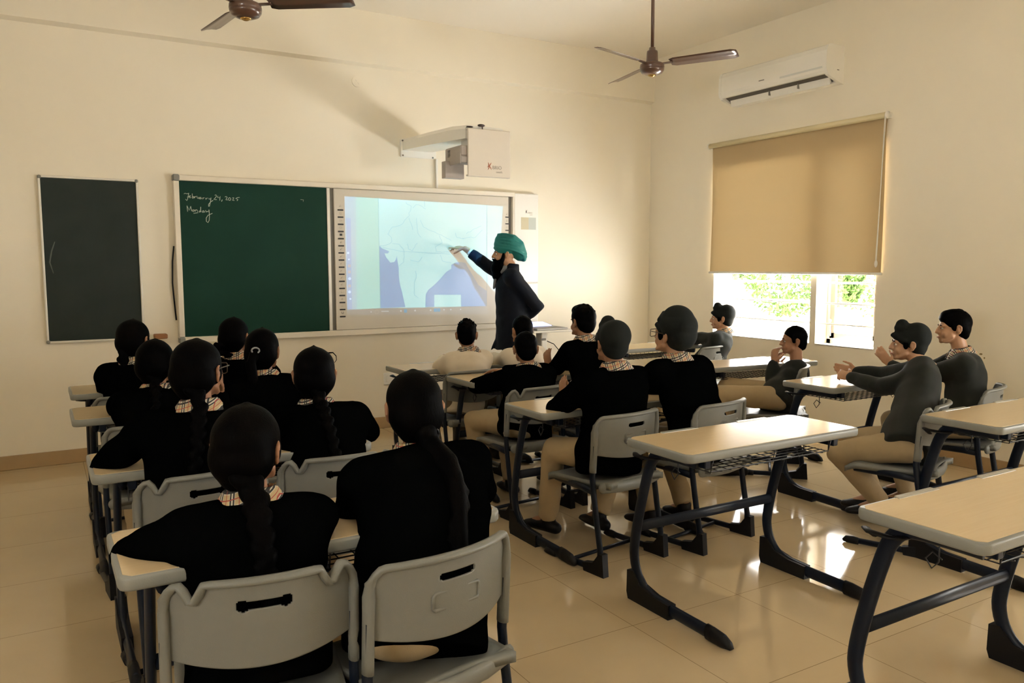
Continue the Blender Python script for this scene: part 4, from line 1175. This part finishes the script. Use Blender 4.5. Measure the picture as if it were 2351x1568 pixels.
def braid(mb, P, r0, r1, step=.030, side=None):
    """plaited hair along a path"""
    P = [np.array(p, float) for p in P]; seg = [np.linalg.norm(b - a) for a, b in zip(P[:-1], P[1:])]; L_ = sum(seg); n = max(3, int(L_ / step))
    side = np.array((1.0, 0, 0)) if side is None else side
    for k in range(n + 1):
        t = L_ * k / n; i = 0
        while i < len(seg) - 1 and t > seg[i]: t -= seg[i]; i += 1
        c = P[i] + (P[i + 1] - P[i]) * min(1, t / seg[i]); d = unit(P[i + 1] - P[i]); r = r0 + (r1 - r0) * k / n; sg = 1 if k % 2 else -1
        u = unit(side - d * np.dot(side, d)); ax = unit(d + u * sg * -.7)
        w = np.cross(ax, u); w = unit(w); uu = np.cross(w, ax)
        mb.ell(c + u * sg * r * .30, (r * .78, r * .72, r * 1.25), np.array((uu, w, ax)).T, 10, 7)


def person(label, H, yaw, N=None, P=None, hyaw=None, hpitch=0, hair='short', sh=.150, el=None, er=None, hl=None, hr=None,
           legs=None, top=SWEATER, pants=KHAKI, skin=SKIN, hs=.93, collar=True, glasses=False, face=False, tail=None, tie=None, wide=1.0,
           group='seated students', handl=None, handr=None, bulge=.02, seed=1):
    H = np.array(H, float); hyaw = yaw if hyaw is None else hyaw
    F = frame(yaw); R_, Fw = F[:, 0], F[:, 1]; MH = frame(hyaw, hpitch)
    N = H + Fw * (-.030) - UP * .126 * hs if N is None else np.array(N, float)
    if P is None: P = np.array((N[0], N[1], 0)) - Fw * .10 + UP * .535
    elif len(P) == 3 and P[2] >= 0: P = np.array(P, float)
    else:      # seated on a chair at (x, y) turned by yaw: hips in front of its backrest
        a_ = math.radians(P[2] + 1000); P = np.array((P[0] - math.sin(a_) * .150, P[1] + math.cos(a_) * .150, .535))
    O = np.array((P[0], P[1], 0.0)); root = empty('person', tuple(O)); tag(root, label, 'person', group)
    sp = N - P; spu = unit(sp)
    W = wide
    def s_(t, back=0.0): return P + sp * t - Fw * back
    back = unit(np.cross(R_, spu)) * -1     # towards the back
    SL, SR = N - R_ * sh * W - spu * .065, N + R_ * sh * W - spu * .065
    # arms
    desk = .775
    def arm(S0, sg, e, h):
        e = S0 + R_ * sg * .09 + Fw * .16 + UP * (desk + .01 - S0[2]) if e is None else np.array(e, float)
        h = N + R_ * sg * .05 + Fw * .36 + UP * (desk - N[2]) if h is None else np.array(h, float)
        # keep lengths human
        for _ in range(12):
            v = e - S0; L1 = np.linalg.norm(v); w_ = h - e; L2 = np.linalg.norm(w_)
            if L1 > .31: e = S0 + v / L1 * .31
            if L2 > .27: h = e + (h - e) / np.linalg.norm(h - e) * .27
        return e, h
    EL, HL = arm(SL, -1, el, hl); ER, HR = arm(SR, 1, er, hr)
    # legs
    if legs is None: legs = {}
    LG = {}
    for sg, k in ((-1, 'l'), (1, 'r')):
        hip = P + R_ * sg * .085 + UP * (-.005)
        kn, an = legs.get(k, (None, None))
        kn = P + R_ * sg * .12 + Fw * .40 + UP * (-.045) if kn is None else np.array(kn, float)
        an = np.array((kn[0], kn[1], .09)) - Fw * .10 - R_ * sg * .02 if an is None else np.array(an, float)
        LG[k] = (hip, kn, an, unit(Fw + R_ * sg * .15))
    # ---- body: one continuous skin
    b = MB(); off = lambda p: np.array(p, float) - O
    head_solids(b, off(H), MH, hs)
    b.tube([off(N - spu * .04), off(N + UP * .01), off(H + MH @ np.array((0, -.015, -.045)) * hs)], [.050, .046, .045], 12)
    b.tube([off(P + spu * .02), off(s_(.4, bulge * .5)), off(s_(.75, bulge)), off(N - spu * .06)], [(.115, .075), (.115, .080), (.125, .085), (.09, .06)], 16, ref=R_, round_end=True)
    for S0, E_, Hn, sg, hp in ((SL, EL, HL, -1, handl), (SR, ER, HR, 1, handr)):
        b.tube([off(N - spu * .05), off(S0), off(E_), off(Hn)], [.04, .042, .034, .024], 10, round_end=True)
        hp = hp or {}
        d = hp.get('d', unit((Hn - E_) * 1.0 + Fw * .0)); pn = hp.get('n', (0, 0, -1))
        hand(b, off(Hn), d, pn, sg, hp.get('curl', .35), s=.86, point=hp.get('point', False))
    for k in 'lr':
        hip, kn, an, td = LG[k]
        b.tube([off(hip), off(kn), off(an)], [.068, .046, .032], 10, round_end=True)
        b.tube([off(an), off(an - UP * .045 + td * .10)], [.030, .022], 8, round_end=True)
    bo_ = b.build('body', skin, root); remesh(bo_, .0062, 2)
    # ---- sweater or shirt
    t = MB(); g = .012
    t.tube([off(P - spu * .098), off(P + spu * .02), off(s_(.35, bulge * .6)), off(s_(.68, bulge)), off(s_(.86, bulge * .7)), off(N - spu * .025)],
           [(.166 * W, .128), (.172 * W, .132), (.158 * W, .112), (.172 * W, .112), (.150 * W, .094), (.070, .066)], 22, ref=R_)
    for S0, sg in ((SL, -1), (SR, 1)):
        t.tube([off(s_(.62, bulge) + R_ * sg * .09 * W), off(S0 - spu * .03 - R_ * sg * .012)], [(.075), (.070)], 14, round_end=True)
    for S0, E_, Hn, sg in ((SL, EL, HL, -1), (SR, ER, HR, 1)):
        t.tube([off(N - spu * .045), off((N - spu * .05) * .5 + S0 * .5 - back * 0), off(S0)], [(.056), (.066), (.068)], 12, round_end=True)
        mid = S0 * .5 + E_ * .5 - UP * .005
        wr_p = Hn - unit(Hn - E_) * .012
        fm = E_ * .5 + wr_p * .5
        t.tube([off(S0), off(mid), off(E_), off(fm), off(wr_p)], [.067, .061, .054, .049, .038], 14, round_end=True)
    to = t.build('sweater' if top is not SHIRTW else 'shirt', top, root); remesh(to, .0105, 9, .0045, seed * 1.7)
    # ---- trousers and shoes
    p = MB()
    p.ell(off(P - UP * .02), (.150 * W, .110, .084), F)
    for k in 'lr':
        hip, kn, an, td = LG[k]
        sh_ = unit(an - kn)
        p.tube([off(hip), off(hip * .5 + kn * .5 + UP * .004), off(kn)], [.088, .078, .064], 14, round_end=True)
        p.tube([off(kn), off(kn * .55 + an * .45), off(an - sh_ * .0)], [.064, .060, .056], 14)
    po = p.build('trousers', pants, root); remesh(po, .013, 4, .004, seed * 2.3)
    for k in 'lr':
        hip, kn, an, td = LG[k]; a0 = np.array((an[0], an[1], 0)); lift = max(0.0, an[2] - .09)
        m_ = MB(); z = lift
        dn = unit(td)
        m_.tube([off(a0 - dn * .055 + UP * (.038 + z)), off(a0 + dn * .02 + UP * (.040 + z)), off(a0 + dn * .10 + UP * (.032 + z)), off(a0 + dn * .155 + UP * (.024 + z))], [(.036, .034), (.040, .036), (.044, .030), (.034, .020)], 12, ref=np.cross(dn, UP), round_end=True)
        m_.tube([off(a0 + UP * (.05 + z)), off(a0 + UP * (.105 + z))], [.040, .042], 12)
        so_ = m_.build('shoe', SHOE, root); remesh(so_, .010, 3)
    # ---- collar
    if collar:
        c = MB(); n = 28; ax = unit(H - N + np.array((0, 0, .10))); u = unit(R_ - ax * np.dot(R_, ax)); w_ = np.cross(ax, u)
        rings = [(.052, .012, 0), (.055, .026, 0), (.058, .033, 0), (.064, .028, 0), (.080, .004, 0), (.090, -.012, 0)]
        vs = []
        for r_, h_, _ in rings:
            for k in range(n):
                a = 2 * math.pi * (k + .5) / n + math.pi / 2
                fr_ = max(0, math.cos(a - math.pi / 2) - .6) * .05
                vs.append(off(N + ax * (h_ - fr_ - .002) + u * r_ * math.cos(a) * 1.06 + w_ * r_ * math.sin(a)))
        fs = [(j * n + k, j * n + (k + 1) % n, (j + 1) * n + (k + 1) % n, (j + 1) * n + k) for j in range(5) for k in range(n) if not (k in (0, n - 1) and j > 2)]
        co = MB().add(vs, fs).build('collar', PLAID, root)
        sd_ = co.modifiers.new('s', 'SOLIDIFY'); sd_.thickness = .003
    # ---- hair, patka or turban
    if hair in ('patka', 'patka_side', 'round_turban'):
        m_ = MB(); q = lambda x, y, z: off(H) + MH @ np.array((x, y, z)) * hs
        m_.ell(q(0, -.016, .036), (.086 * hs, .100 * hs, .090 * hs), MH); m_.ell(q(0, -.045, -.012), (.076 * hs, .064 * hs, .070 * hs), MH); m_.ell(q(0, -.060, -.050), (.055 * hs, .036 * hs, .032 * hs), MH)
        m_.tube([q(-.070, .03, .022), q(-.040, .078, .045), q(0, .090, .052), q(.040, .078, .045), q(.070, .03, .022)], [.014, .015, .015, .015, .014], 8, round_end=True)
        if hair == 'round_turban':
            m_.ell(q(0, -.030, .055), (.100 * hs, .108 * hs, .088 * hs), MH); m_.ell(q(0, -.075, .010), (.086 * hs, .060 * hs, .080 * hs), MH)
            m_.tube([q(-.085, -.01, .02), q(-.055, .055, .075), q(0, .070, .110), q(.055, .055, .075), q(.085, -.01, .02)], [.014, .015, .014, .015, .014], 8, round_end=True)
            m_.ell(q(0, -.025, .080), (.086 * hs, .092 * hs, .084 * hs), MH)
        else:
            m_.ell(q(0, .040, .116), (.040 * hs, .038 * hs, .036 * hs), MH); m_.ell(q(0, .034, .096), (.056 * hs, .052 * hs, .034 * hs), MH); m_.ell(q(0, -.045, .045), (.088 * hs, .084 * hs, .088 * hs), MH)
            m_.tube([q(-.03, .06, .098), q(0, .078, .096), q(.03, .06, .098), q(.035, .03, .10)], [.007] * 4, 6, round_end=True)
            m_.tube([q(0, .09, .06), q(0, .03, .105), q(.0, -.06, .118), q(0, -.115, .04)], [.006, .007, .007, .006], 6, round_end=True)
        ho = m_.build('patka' if hair != 'round_turban' else 'turban', PATKA, root); remesh(ho, .0065, 4)
        m_ = MB()
        for x in (-1, 1): MB().ell(q(.071 * x, .026, .000), (.008 * hs, .016 * hs, .030 * hs), MH).build('side_hair', HAIR, root)
    else:
        m_ = MB(); hair_solids(m_, hair, off(H), MH, hs, seed)
        ho = m_.build('hair', HAIR, root); remesh(ho, .0058 if hair in ('spiky', 'thick', 'short', 'fringe') else .0075, 2 if hair in ('spiky', 'thick', 'fringe') else 4, .0012, seed)
    if tail is not None:
        kind, pts, r0, r1 = tail
        if isinstance(pts, tuple):      # hangs down the back from the nape to the height pts[0], shifted sideways by pts[1]
            nape = H + (MH * .35 + F * .65) @ np.array((0, -.092, -.060)) * hs; q_ = [nape]; z0_ = nape[2] - .035
            for k in range(9):
                f_ = k / 8; z_ = z0_ + (pts[0] - z0_) * f_; t_ = (z_ - P[2]) / sp[2]; c_ = P + sp * min(t_, 1.0) + R_ * pts[1] * f_; c_[2] = z_
                hit, loc, nn_, ix_ = to.ray_cast(Vector(off(c_ - Fw * .6)), Vector(Fw))
                y_ = np.dot(np.array(loc) + O - c_, Fw) if hit else -.05
                w_ = max(0, 1 - f_ * 5); y_ = min(y_ - r1 * .45, 9) ; yn = np.dot(nape - c_, Fw)
                q_.append(c_ + Fw * (y_ if f_ > .2 else min(y_, yn - .01)))
            pts = q_
        m_ = MB(); pts = [off(p_) for p_ in pts]
        if kind == 'braid': braid(m_, pts, r0, r1, .024, side=R_)
        else:
            n_ = len(pts); m_.tube(pts, [r0 + (r1 - r0) * (i / (n_ - 1)) for i in range(n_)], 12, ref=R_, round_end=True)
            for k in range(5):
                m_.tube([pts[0] + R_ * (k - 2) * r0 * .4] + [p_ + R_ * (k - 2) * r1 * .8 * math.sin(i * 1.3 + k) for i, p_ in enumerate(pts[1:])], [.012] * (n_ - 1) + [.004], 6)
        to_ = m_.build('braid' if kind == 'braid' else 'ponytail', HAIR, root); remesh(to_, .0065, 2, .0010, seed + 3)
    if tie is not None:
        tp, tr, tm = tie; tp = off(tp)
        MB().tube([tp + R_ * tr * math.cos(a) + UP * tr * .75 * math.sin(a) for a in np.linspace(0, 6.2832, 15)], .0045, 6).build('hair_tie', tm, root)
    if glasses:
        q = lambda x, y, z: off(H) + MH @ np.array((x, y, z)) * hs
        gm = mat('glasses_frame', (0.05, 0.035, 0.02), 0.35, noise=0.1); g_ = MB()
        for x in (-1, 1):
            g_.tube([q(x * (.032 + .026 * a), .104, -.004 + .020 * c) for a, c in ((-1, .8), (-.9, 1), (.9, 1), (1, .8), (.95, -.7), (.6, -1), (-.6, -1), (-.95, -.7), (-1, .8))], .0020, 6)
            g_.tube([q(x * .060, .102, .008), q(x * .078, .080, .010), q(x * .084, .0, .010), q(x * .080, -.012, .0)], .0020, 6)
        g_.tube([q(-.008, .105, .002), q(0, .108, .005), q(.008, .105, .002)], .0018, 6)
        g_.build('glasses', gm, root)
    if face: face_parts(root, H, MH, hs, O)
    return root


def hp(px, py, Y): return at(px, py, Y)          # a point given by where it is seen and how deep in the room it lies
def sub(p, dz): return np.array(p) - np.array((0, 0, dz))


def headc(px, py, Y, d=.118): return sub(at(px, py, Y), d)
def down(H, Fyaw, z1, off0=.085, off1=.145, n=4, dx=0.0):
    F = frame(Fyaw); a = np.array(H) - F[:, 1] * off0 - UP * .075
    b = np.array((H[0], H[1], z1)) - F[:, 1] * off1 + F[:, 0] * dx
    return [a, a * .75 + b * .25 - F[:, 1] * .035, a * .45 + b * .55 - F[:, 1] * .030, b]


PALE = mat('pale_tie', (0.25, 0.27, 0.30), 0.5, noise=0.1)
H_ = headc(306, 733, -1.66); person('girl with a looped plait sitting in front of the tall narrow blackboard', H_, -12, hyaw=-38, hair='braid', el=hp(243, 895, -1.58), P=(-5.3, -1.92, -996), hs=1.02, seed=2,
       tail=('braid', [H_ + np.array((-.05, -.06, -.02)), H_ + np.array((-.075, -.07, -.09)), H_ + np.array((-.055, -.10, -.15))], .030, .026))
H_ = headc(537, 728, -1.66); person('girl with coiled side plait sitting before the green board, front row', H_, -8, hyaw=-35, hair='braid', P=(-4.78, -1.92, -1003), hs=1.02, seed=3,
       tail=('braid', [H_ + np.array((-.06, -.06, -.03)), H_ + np.array((-.105, -.06, -.05)), H_ + np.array((-.10, -.05, -.09)), H_ + np.array((-.05, -.08, -.105))], .026, .024))
H_ = headc(356, 778, -2.50); person('girl in the second row left, plaid collar square under her hair', H_, -10, hyaw=-28, hair='braid', el=hp(272, 938, -2.42), P=(-5.31, -2.85, -995), hs=1.02, seed=4,
       tail=('braid', (.66, .02), .026, .018))
H_ = headc(602, 753, -2.50); person('girl with a pale hair tie on her ponytail, second row', H_, -10, hyaw=-30, hair='ponytail', er=hp(672, 895, -2.42), P=(-4.76, -2.83, -1004), hs=1.02, seed=5,
       tail=('pony', [H_ + np.array((-.055, -.075, .0)), H_ + np.array((-.085, -.105, -.05)), H_ + np.array((-.075, -.12, -.14)), H_ + np.array((-.03, -.13, -.24))], .028, .016), tie=(H_ + np.array((-.060, -.098, .012)), .019, PALE))
H_ = headc(452, 777, -3.66); person('girl in glasses with a centre parting, hand on her cheek', H_, -8, hyaw=-38, hair='braid', glasses=True, el=hp(238, 1070, -3.52), hl=hp(395, 1050, -3.30), P=(-5.28, -3.88, -994), hs=1.02, seed=6, wide=1.10,
       er=hp(520, 1010, -3.45), hr=hp(503, 905, -3.50), handr={'d': (.0, .1, 1), 'n': (-.8, -.3, 0), 'curl': .35},
       tail=('braid', (.66, -.02), .028, .020))
H_ = headc(720, 795, -3.45); person('girl with a loose curl above her forehead, third row right', H_, -6, hyaw=-16, hair='braid', er=hp(850, 990, -3.42), el=hp(655, 1010, -3.45), P=(-4.8, -3.88, -1003), hs=1.02, seed=7, wide=1.05,
       tail=('braid', (.62, .03), .026, .020))
r_ = [c for c in bpy.data.objects if c.name.startswith('person') and c.parent is None][-1]
O_ = np.array(r_.location); cl = MB(); MHc = frame(-16)
cl.tube([H_ - O_ + MHc @ np.array(p) for p in ((.055, .03, .085), (.080, .035, .085), (.093, .04, .070), (.094, .045, .052), (.086, .048, .040))], [.0035, .0025, .002, .0016, .001], 6)
cl.build('curl', HAIR, r_)
H_ = headc(566, 925, -4.62); person('girl nearest the lower left, long dark plait down the black sweater', H_, -6, hyaw=-34, hair='braid', el=hp(300, 1275, -4.52), hl=hp(430, 1240, -4.35), er=hp(712, 1180, -4.55), hr=hp(640, 1200, -4.30), P=(-5.33, -4.9, -1008), hs=1.02, seed=8, wide=1.08, sh=.145,
       tail=('braid', (.60, .02), .032, .022))
H_ = headc(948, 848, -4.50); person('girl with her hair tied low, largest figure, in the plain backed chair', H_, 4, hyaw=-12, hair='ponytail', el=hp(800, 1190, -4.52), hl=hp(880, 1150, -4.25), er=hp(1105, 1130, -4.45), hr=hp(1010, 1120, -4.2), P=(-4.885, -4.98, -989), hs=1.02, seed=9, wide=1.20, sh=.155, bulge=.05,
       tail=('pony', (.66, .05), .034, .020), tie=(H_ + np.array((.012, -.092, -.07)), .030, BLACK))
r_ = [c for c in bpy.data.objects if c.name.startswith('person') and c.parent is None][-1]
MB().ell(H_ - np.array(r_.location) + np.array((-.068, .0, -.055)), .0045, None, 8, 6).build('earring', SILVER, r_)

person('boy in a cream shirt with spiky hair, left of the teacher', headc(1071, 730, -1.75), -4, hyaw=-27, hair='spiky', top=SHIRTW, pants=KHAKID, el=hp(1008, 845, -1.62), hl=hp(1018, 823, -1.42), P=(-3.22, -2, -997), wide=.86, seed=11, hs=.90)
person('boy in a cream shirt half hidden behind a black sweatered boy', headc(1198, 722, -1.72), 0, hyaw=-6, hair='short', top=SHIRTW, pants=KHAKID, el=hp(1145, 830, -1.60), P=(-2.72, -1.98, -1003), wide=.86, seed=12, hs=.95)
person('boy with a low round head and left elbow spread on the desk, middle column', headc(1206, 757, -2.50), 4, hyaw=-20, hair='short', el=hp(1092, 885, -2.36), hl=hp(1160, 860, -2.2), P=(-3.24, -2.85, -994), seed=13, wide=1.05)
person('boy with tall thick hair looking left, middle column', headc(1338, 697, -2.50), 4, hyaw=2, hair='thick', el=hp(1278, 845, -2.38), hl=hp(1262, 846, -2.22), handl={'d': (-.15, .2, 1), 'n': (.8, .4, 0), 'curl': .5}, P=(-2.7, -2.83, -1004), seed=14)
person('boy in a black patka with a top knot, in the open chair, middle column', headc(1404, 732, -3.56, .125), 6, hyaw=-10, hair='patka', el=hp(1275, 940, -3.42), hl=hp(1294, 925, -3.24), handl={'d': (.1, .3, 1), 'n': (1, 0, 0), 'curl': .15}, P=(-3.3, -3.76, -992), seed=15, wide=1.18,
       er=hp(1418, 915, -3.3), hr=hp(1312, 928, -3.2), handr={'d': (-.15, .3, 1), 'n': (-1, 0, 0), 'curl': .15},
       legs={'l': (at(1272, 1030, -3.38), np.array((-3.43, -3.22, .115))), 'r': (at(1420, 1040, -3.25), np.array((-3.13, -3.28, .10)))})
person('boy in a large round turban and glasses, looking left', headc(1545, 703, -3.58, .150), 4, hyaw=12, hpitch=6, hair='round_turban', glasses=True, er=hp(1592, 900, -3.45), P=(-2.69, -3.78, -990), seed=16, wide=1.12, hs=.98, skin=SKINL,
       legs={'l': (None, np.array((-2.90, -3.45, .12))), 'r': (None, np.array((-2.66, -3.45, .12)))})
person('boy in a patka sitting against the bright window', headc(1658, 700, -1.55, .120), 30, hyaw=44, hair='patka', top=SWHAZE, skin=SKINL, face=True, P=(-0.63, -1.66, -986), seed=17, hs=.95,
       el=at(1604, 775, -1.40), hl=at(1580, 790, -1.12))
person('boy with his hand at his mouth, turned sideways', headc(1824, 745, -2.80), 38, hyaw=52, hair='short', top=SWHAZE, face=True, P=(-1.12, -2.98, -958), seed=18, N=at(1828, 842, -2.84), wide=1.05,
       el=at(1768, 885, -2.78), hl=at(1776, 832, -2.80), handl={'d': (.25, .1, 1), 'n': (.9, .1, 0), 'curl': .8},
       er=at(1800, 860, -2.6), hr=at(1783, 840, -2.65), handr={'d': (.2, .0, 1), 'n': (.3, -.8, 0), 'curl': .9},
       legs={'l': (at(1640, 905, -2.78), np.array((-1.62, -2.85, .09))), 'r': (at(1668, 885, -2.62), np.array((-1.52, -2.66, .09)))})
person('smiling boy in a patka leaning forward with clasped hands on the desk', headc(2088, 742, -3.98, .118), 34, hyaw=42, hair='patka', top=SWHAZE, skin=SKINL, face=True, P=(-1.78, -4.38, -980), seed=19,
       N=at(2110, 838, -4.04), el=at(2025, 888, -3.90), hl=at(1952, 866, -3.66), handl={'curl': .7, 'n': (.6, .6, -.2)}, er=at(2030, 862, -3.72), hr=at(1965, 852, -3.55), handr={'curl': .7, 'n': (-.4, -.8, 0)}, wide=1.10,
       legs={'l': (at(1925, 1040, -3.95), np.array((-1.68, -4.00, .13))), 'r': (at(1960, 1010, -3.82), np.array((-1.62, -3.92, .13)))})
person('short haired boy nearest the right edge, looking left', headc(2192, 708, -3.95), 36, hyaw=46, hair='fringe', top=SWHAZE, skin=SKINL, face=True, P=(-0.95, -4.22, -980), seed=20, N=at(2205, 808, -3.98), el=at(2095, 870, -3.75), hl=at(2045, 838, -3.62), handl={'d': (-.4, .3, .6), 'n': (.3, .5, .2), 'curl': .6})

# ------------------------------------------------------------------ the teacher
def teacher():
    yaw = 62; F = frame(yaw); R_, Fw = F[:, 0], F[:, 1]
    P = np.array((-2.085, -.60, .93)); N = P + np.array((-.0, 0, .515)) + Fw * .03
    H = N + UP * .130 + Fw * .045; O = np.array((P[0], P[1], 0.0)); MH = frame(66, 2)
    root = empty('person', tuple(O)); tag(root, 'bearded teacher in a teal turban and navy suit pointing at the projected map', 'person')
    off = lambda p: np.array(p, float) - O
    spu = unit(N - P)
    SR = N + R_ * .185 - spu * .075 + Fw * .02; SL = N - R_ * .185 - spu * .075
    HR = at(1068, 571, -.20); ER = SR * .5 + HR * .5 + np.array((.0, -.03, -.03))
    EL = at(1236, 706, -.78); HL = P - Fw * .05 + R_ * .02 + UP * .05
    b = MB(); head_solids(b, off(H), MH, 1.04)
    b.tube([off(N - spu * .05), off(N + UP * .02), off(H - UP * .04)], [.060, .058, .056], 12)
    b.tube([off(P), off(P + spu * .2), off(P + spu * .38), off(N - spu * .07)], [(.14, .10), (.13, .095), (.16, .11), (.10, .07)], 16, ref=R_, round_end=True)
    for S0, E_, Hn in ((SL, EL, HL), (SR, ER, HR)): b.tube([off(N - spu * .06), off(S0), off(E_), off(Hn)], [.05, .05, .038, .027], 10, round_end=True)
    hand(b, off(HR), unit(at(1040, 566, -.07) - HR), (.2, .3, -1), 1, .38, s=1.0, point=True)
    hand(b, off(HL), unit((-.6, .2, -.5)), (.3, .6, 0), -1, .5, s=1.0)
    lg = {}
    for sg, k in ((-1, 'l'), (1, 'r')):
        hip = P + R_ * sg * .09; kn = hip - UP * .42 + Fw * .02; an = np.array((hip[0], hip[1], .09)) + R_ * sg * .03; lg[k] = (hip, kn, an)
        b.tube([off(hip), off(kn), off(an)], [.085, .055, .038], 12, round_end=True); b.tube([off(an), off(an - UP * .05 + Fw * .13)], [.035, .026], 8, round_end=True)
    remesh(b.build('body', SKINL, root), .0058, 2)
    t = MB()
    t.tube([off(P - spu * .20), off(P - spu * .05), off(P + spu * .10), off(P + spu * .22), off(P + spu * .36), off(P + spu * .43), off(N - spu * .02)],
           [(.200, .175), (.190, .162), (.175, .150), (.180, .148), (.195, .140), (.165, .115), (.080, .078)], 24, ref=R_)
    for S0, E_, Hn, w in ((SL, EL, HL, .05), (SR, ER, HR, .065)):
        wp = Hn - unit(Hn - E_) * w
        t.tube([off(N - spu * .05), off(S0)], [.06, .078], 12, round_end=True)
        t.tube([off(S0), off(S0 * .5 + E_ * .5), off(E_), off(E_ * .5 + wp * .5), off(wp)], [.078, .068, .060, .054, .046], 14)
    # open front corner of the jacket hanging forward
    t.tube([off(P + Fw * .09 + R_ * .02 - UP * .05), off(P + Fw * .15 - UP * .14), off(P + Fw * .20 - UP * .215)], [(.07, .03), (.05, .02), (.012, .008)], 10, ref=R_, round_end=True)
    remesh(t.build('jacket', SUIT, root), .0105, 4, .004, 3.3)
    jc = MB(); jc.tube([off(N - spu * .02 - Fw * .012), off(N + UP * .045 - Fw * .020)], [(.078, .074), (.066, .064)], 18, ref=R_)
    remesh(jc.build('jacket_collar', SUIT, root), .008, 2)
    c = MB(); cuff = unit(HR - ER)
    c.tube([off(HR - cuff * .075), off(HR - cuff * .048)], [.034, .033], 14); c.build('shirt_cuff', SHIRTW, root)
    s = MB(); s.tube([off(N + UP * .012 + Fw * .01), off(N + Fw * .075 - UP * .02), off(N + Fw * .125 - UP * .09), off(N + Fw * .142 - UP * .17)], [(.058, .05), (.064, .035), (.052, .022), (.02, .012)], 14, ref=R_, round_end=True)
    remesh(s.build('shirt', mat('grey_shirt', (0.20, 0.21, 0.23), 0.8, noise=0.1), root), .008, 3)
    p = MB(); p.ell(off(P - UP * .03), (.165, .125, .11), F)
    for k in 'lr':
        hip, kn, an = lg[k]; p.tube([off(hip), off(kn), off(an - UP * .03)], [.100, .078, .068], 14)
    remesh(p.build('trousers', SUIT, root), .012, 4, .003, 1.1)
    for k in 'lr':
        hip, kn, an = lg[k]; a0 = np.array((an[0], an[1], 0)); m_ = MB()
        m_.tube([off(a0 - Fw * .07 + UP * .04), off(a0 + Fw * .03 + UP * .045), off(a0 + Fw * .13 + UP * .034), off(a0 + Fw * .20 + UP * .024)], [(.040, .038), (.044, .042), (.048, .032), (.034, .020)], 12, ref=R_, round_end=True)
        m_.tube([off(a0 + UP * .05), off(a0 + UP * .11)], [.045, .046], 12)
        remesh(m_.build('shoe', SHOE, root), .010, 3)
    q = lambda x, y, z: off(H) + MH @ np.array((x, y, z)) * 1.04
    bd = MB()
    bd.ell(q(0, .050, -.080), (.064, .056, .050), MH); bd.ell(q(0, .060, -.125), (.070, .060, .066), MH); bd.ell(q(0, .056, -.175), (.064, .052, .066), MH); bd.ell(q(0, .050, -.220), (.046, .038, .050), MH)
    for x in (-1, 1): bd.tube([q(.068 * x, .018, .0), q(.066 * x, .022, -.045), q(.045 * x, .045, -.090)], [.012, .020, .030], 8, round_end=True)
    bd.tube([q(-.040, .078, -.060), q(-.018, .102, -.048), q(0, .106, -.047), q(.018, .102, -.048), q(.040, .078, -.060)], [.008, .008, .006, .008, .008], 7, round_end=True)
    remesh(bd.build('beard', HAIR, root), .006, 3, .0015, 2.0)
    tb = MB()
    tb.tube([q(0, .018, .105), q(0, -.045, .085), q(0, -.100, .045), q(0, -.135, .000)], [.080, .094, .088, .064], 20, round_end=True)
    tb.ell(q(0, -.012, .045), (.100, .105, .070), MH @ frame(0, -10)); tb.ell(q(0, .030, .070), (.078, .072, .060), MH @ frame(0, 25))
    for k in range(6):       # wrapped layers over the forehead and sides
        f = k / 5; z = .034 + .120 * f; y = .094 - .030 * f
        yb_ = -.190 + .012 * k; cy_, ry_ = (y + yb_) / 2, (y - yb_) / 2; zb_ = -.020 + .028 * k
        ring = [q(.100 * (1 - .14 * f) * math.sin(t_), cy_ + ry_ * math.cos(t_), z + .012 + (zb_ - z - .012) * (1 - math.cos(t_)) / 2 + .018 * math.sin(t_) ** 2) for t_ in np.linspace(0, 2 * math.pi, 41)]
        tb.tube(ring, .0085, 8)
    tb.ell(q(0, -.165, -.038), (.050, .026, .026), MH)
    remesh(tb.build('turban', TEAL, root), .0055, 12, .0008, 4.0)
    face_parts(root, H, MH, 1.04, O)
    return root


teacher()
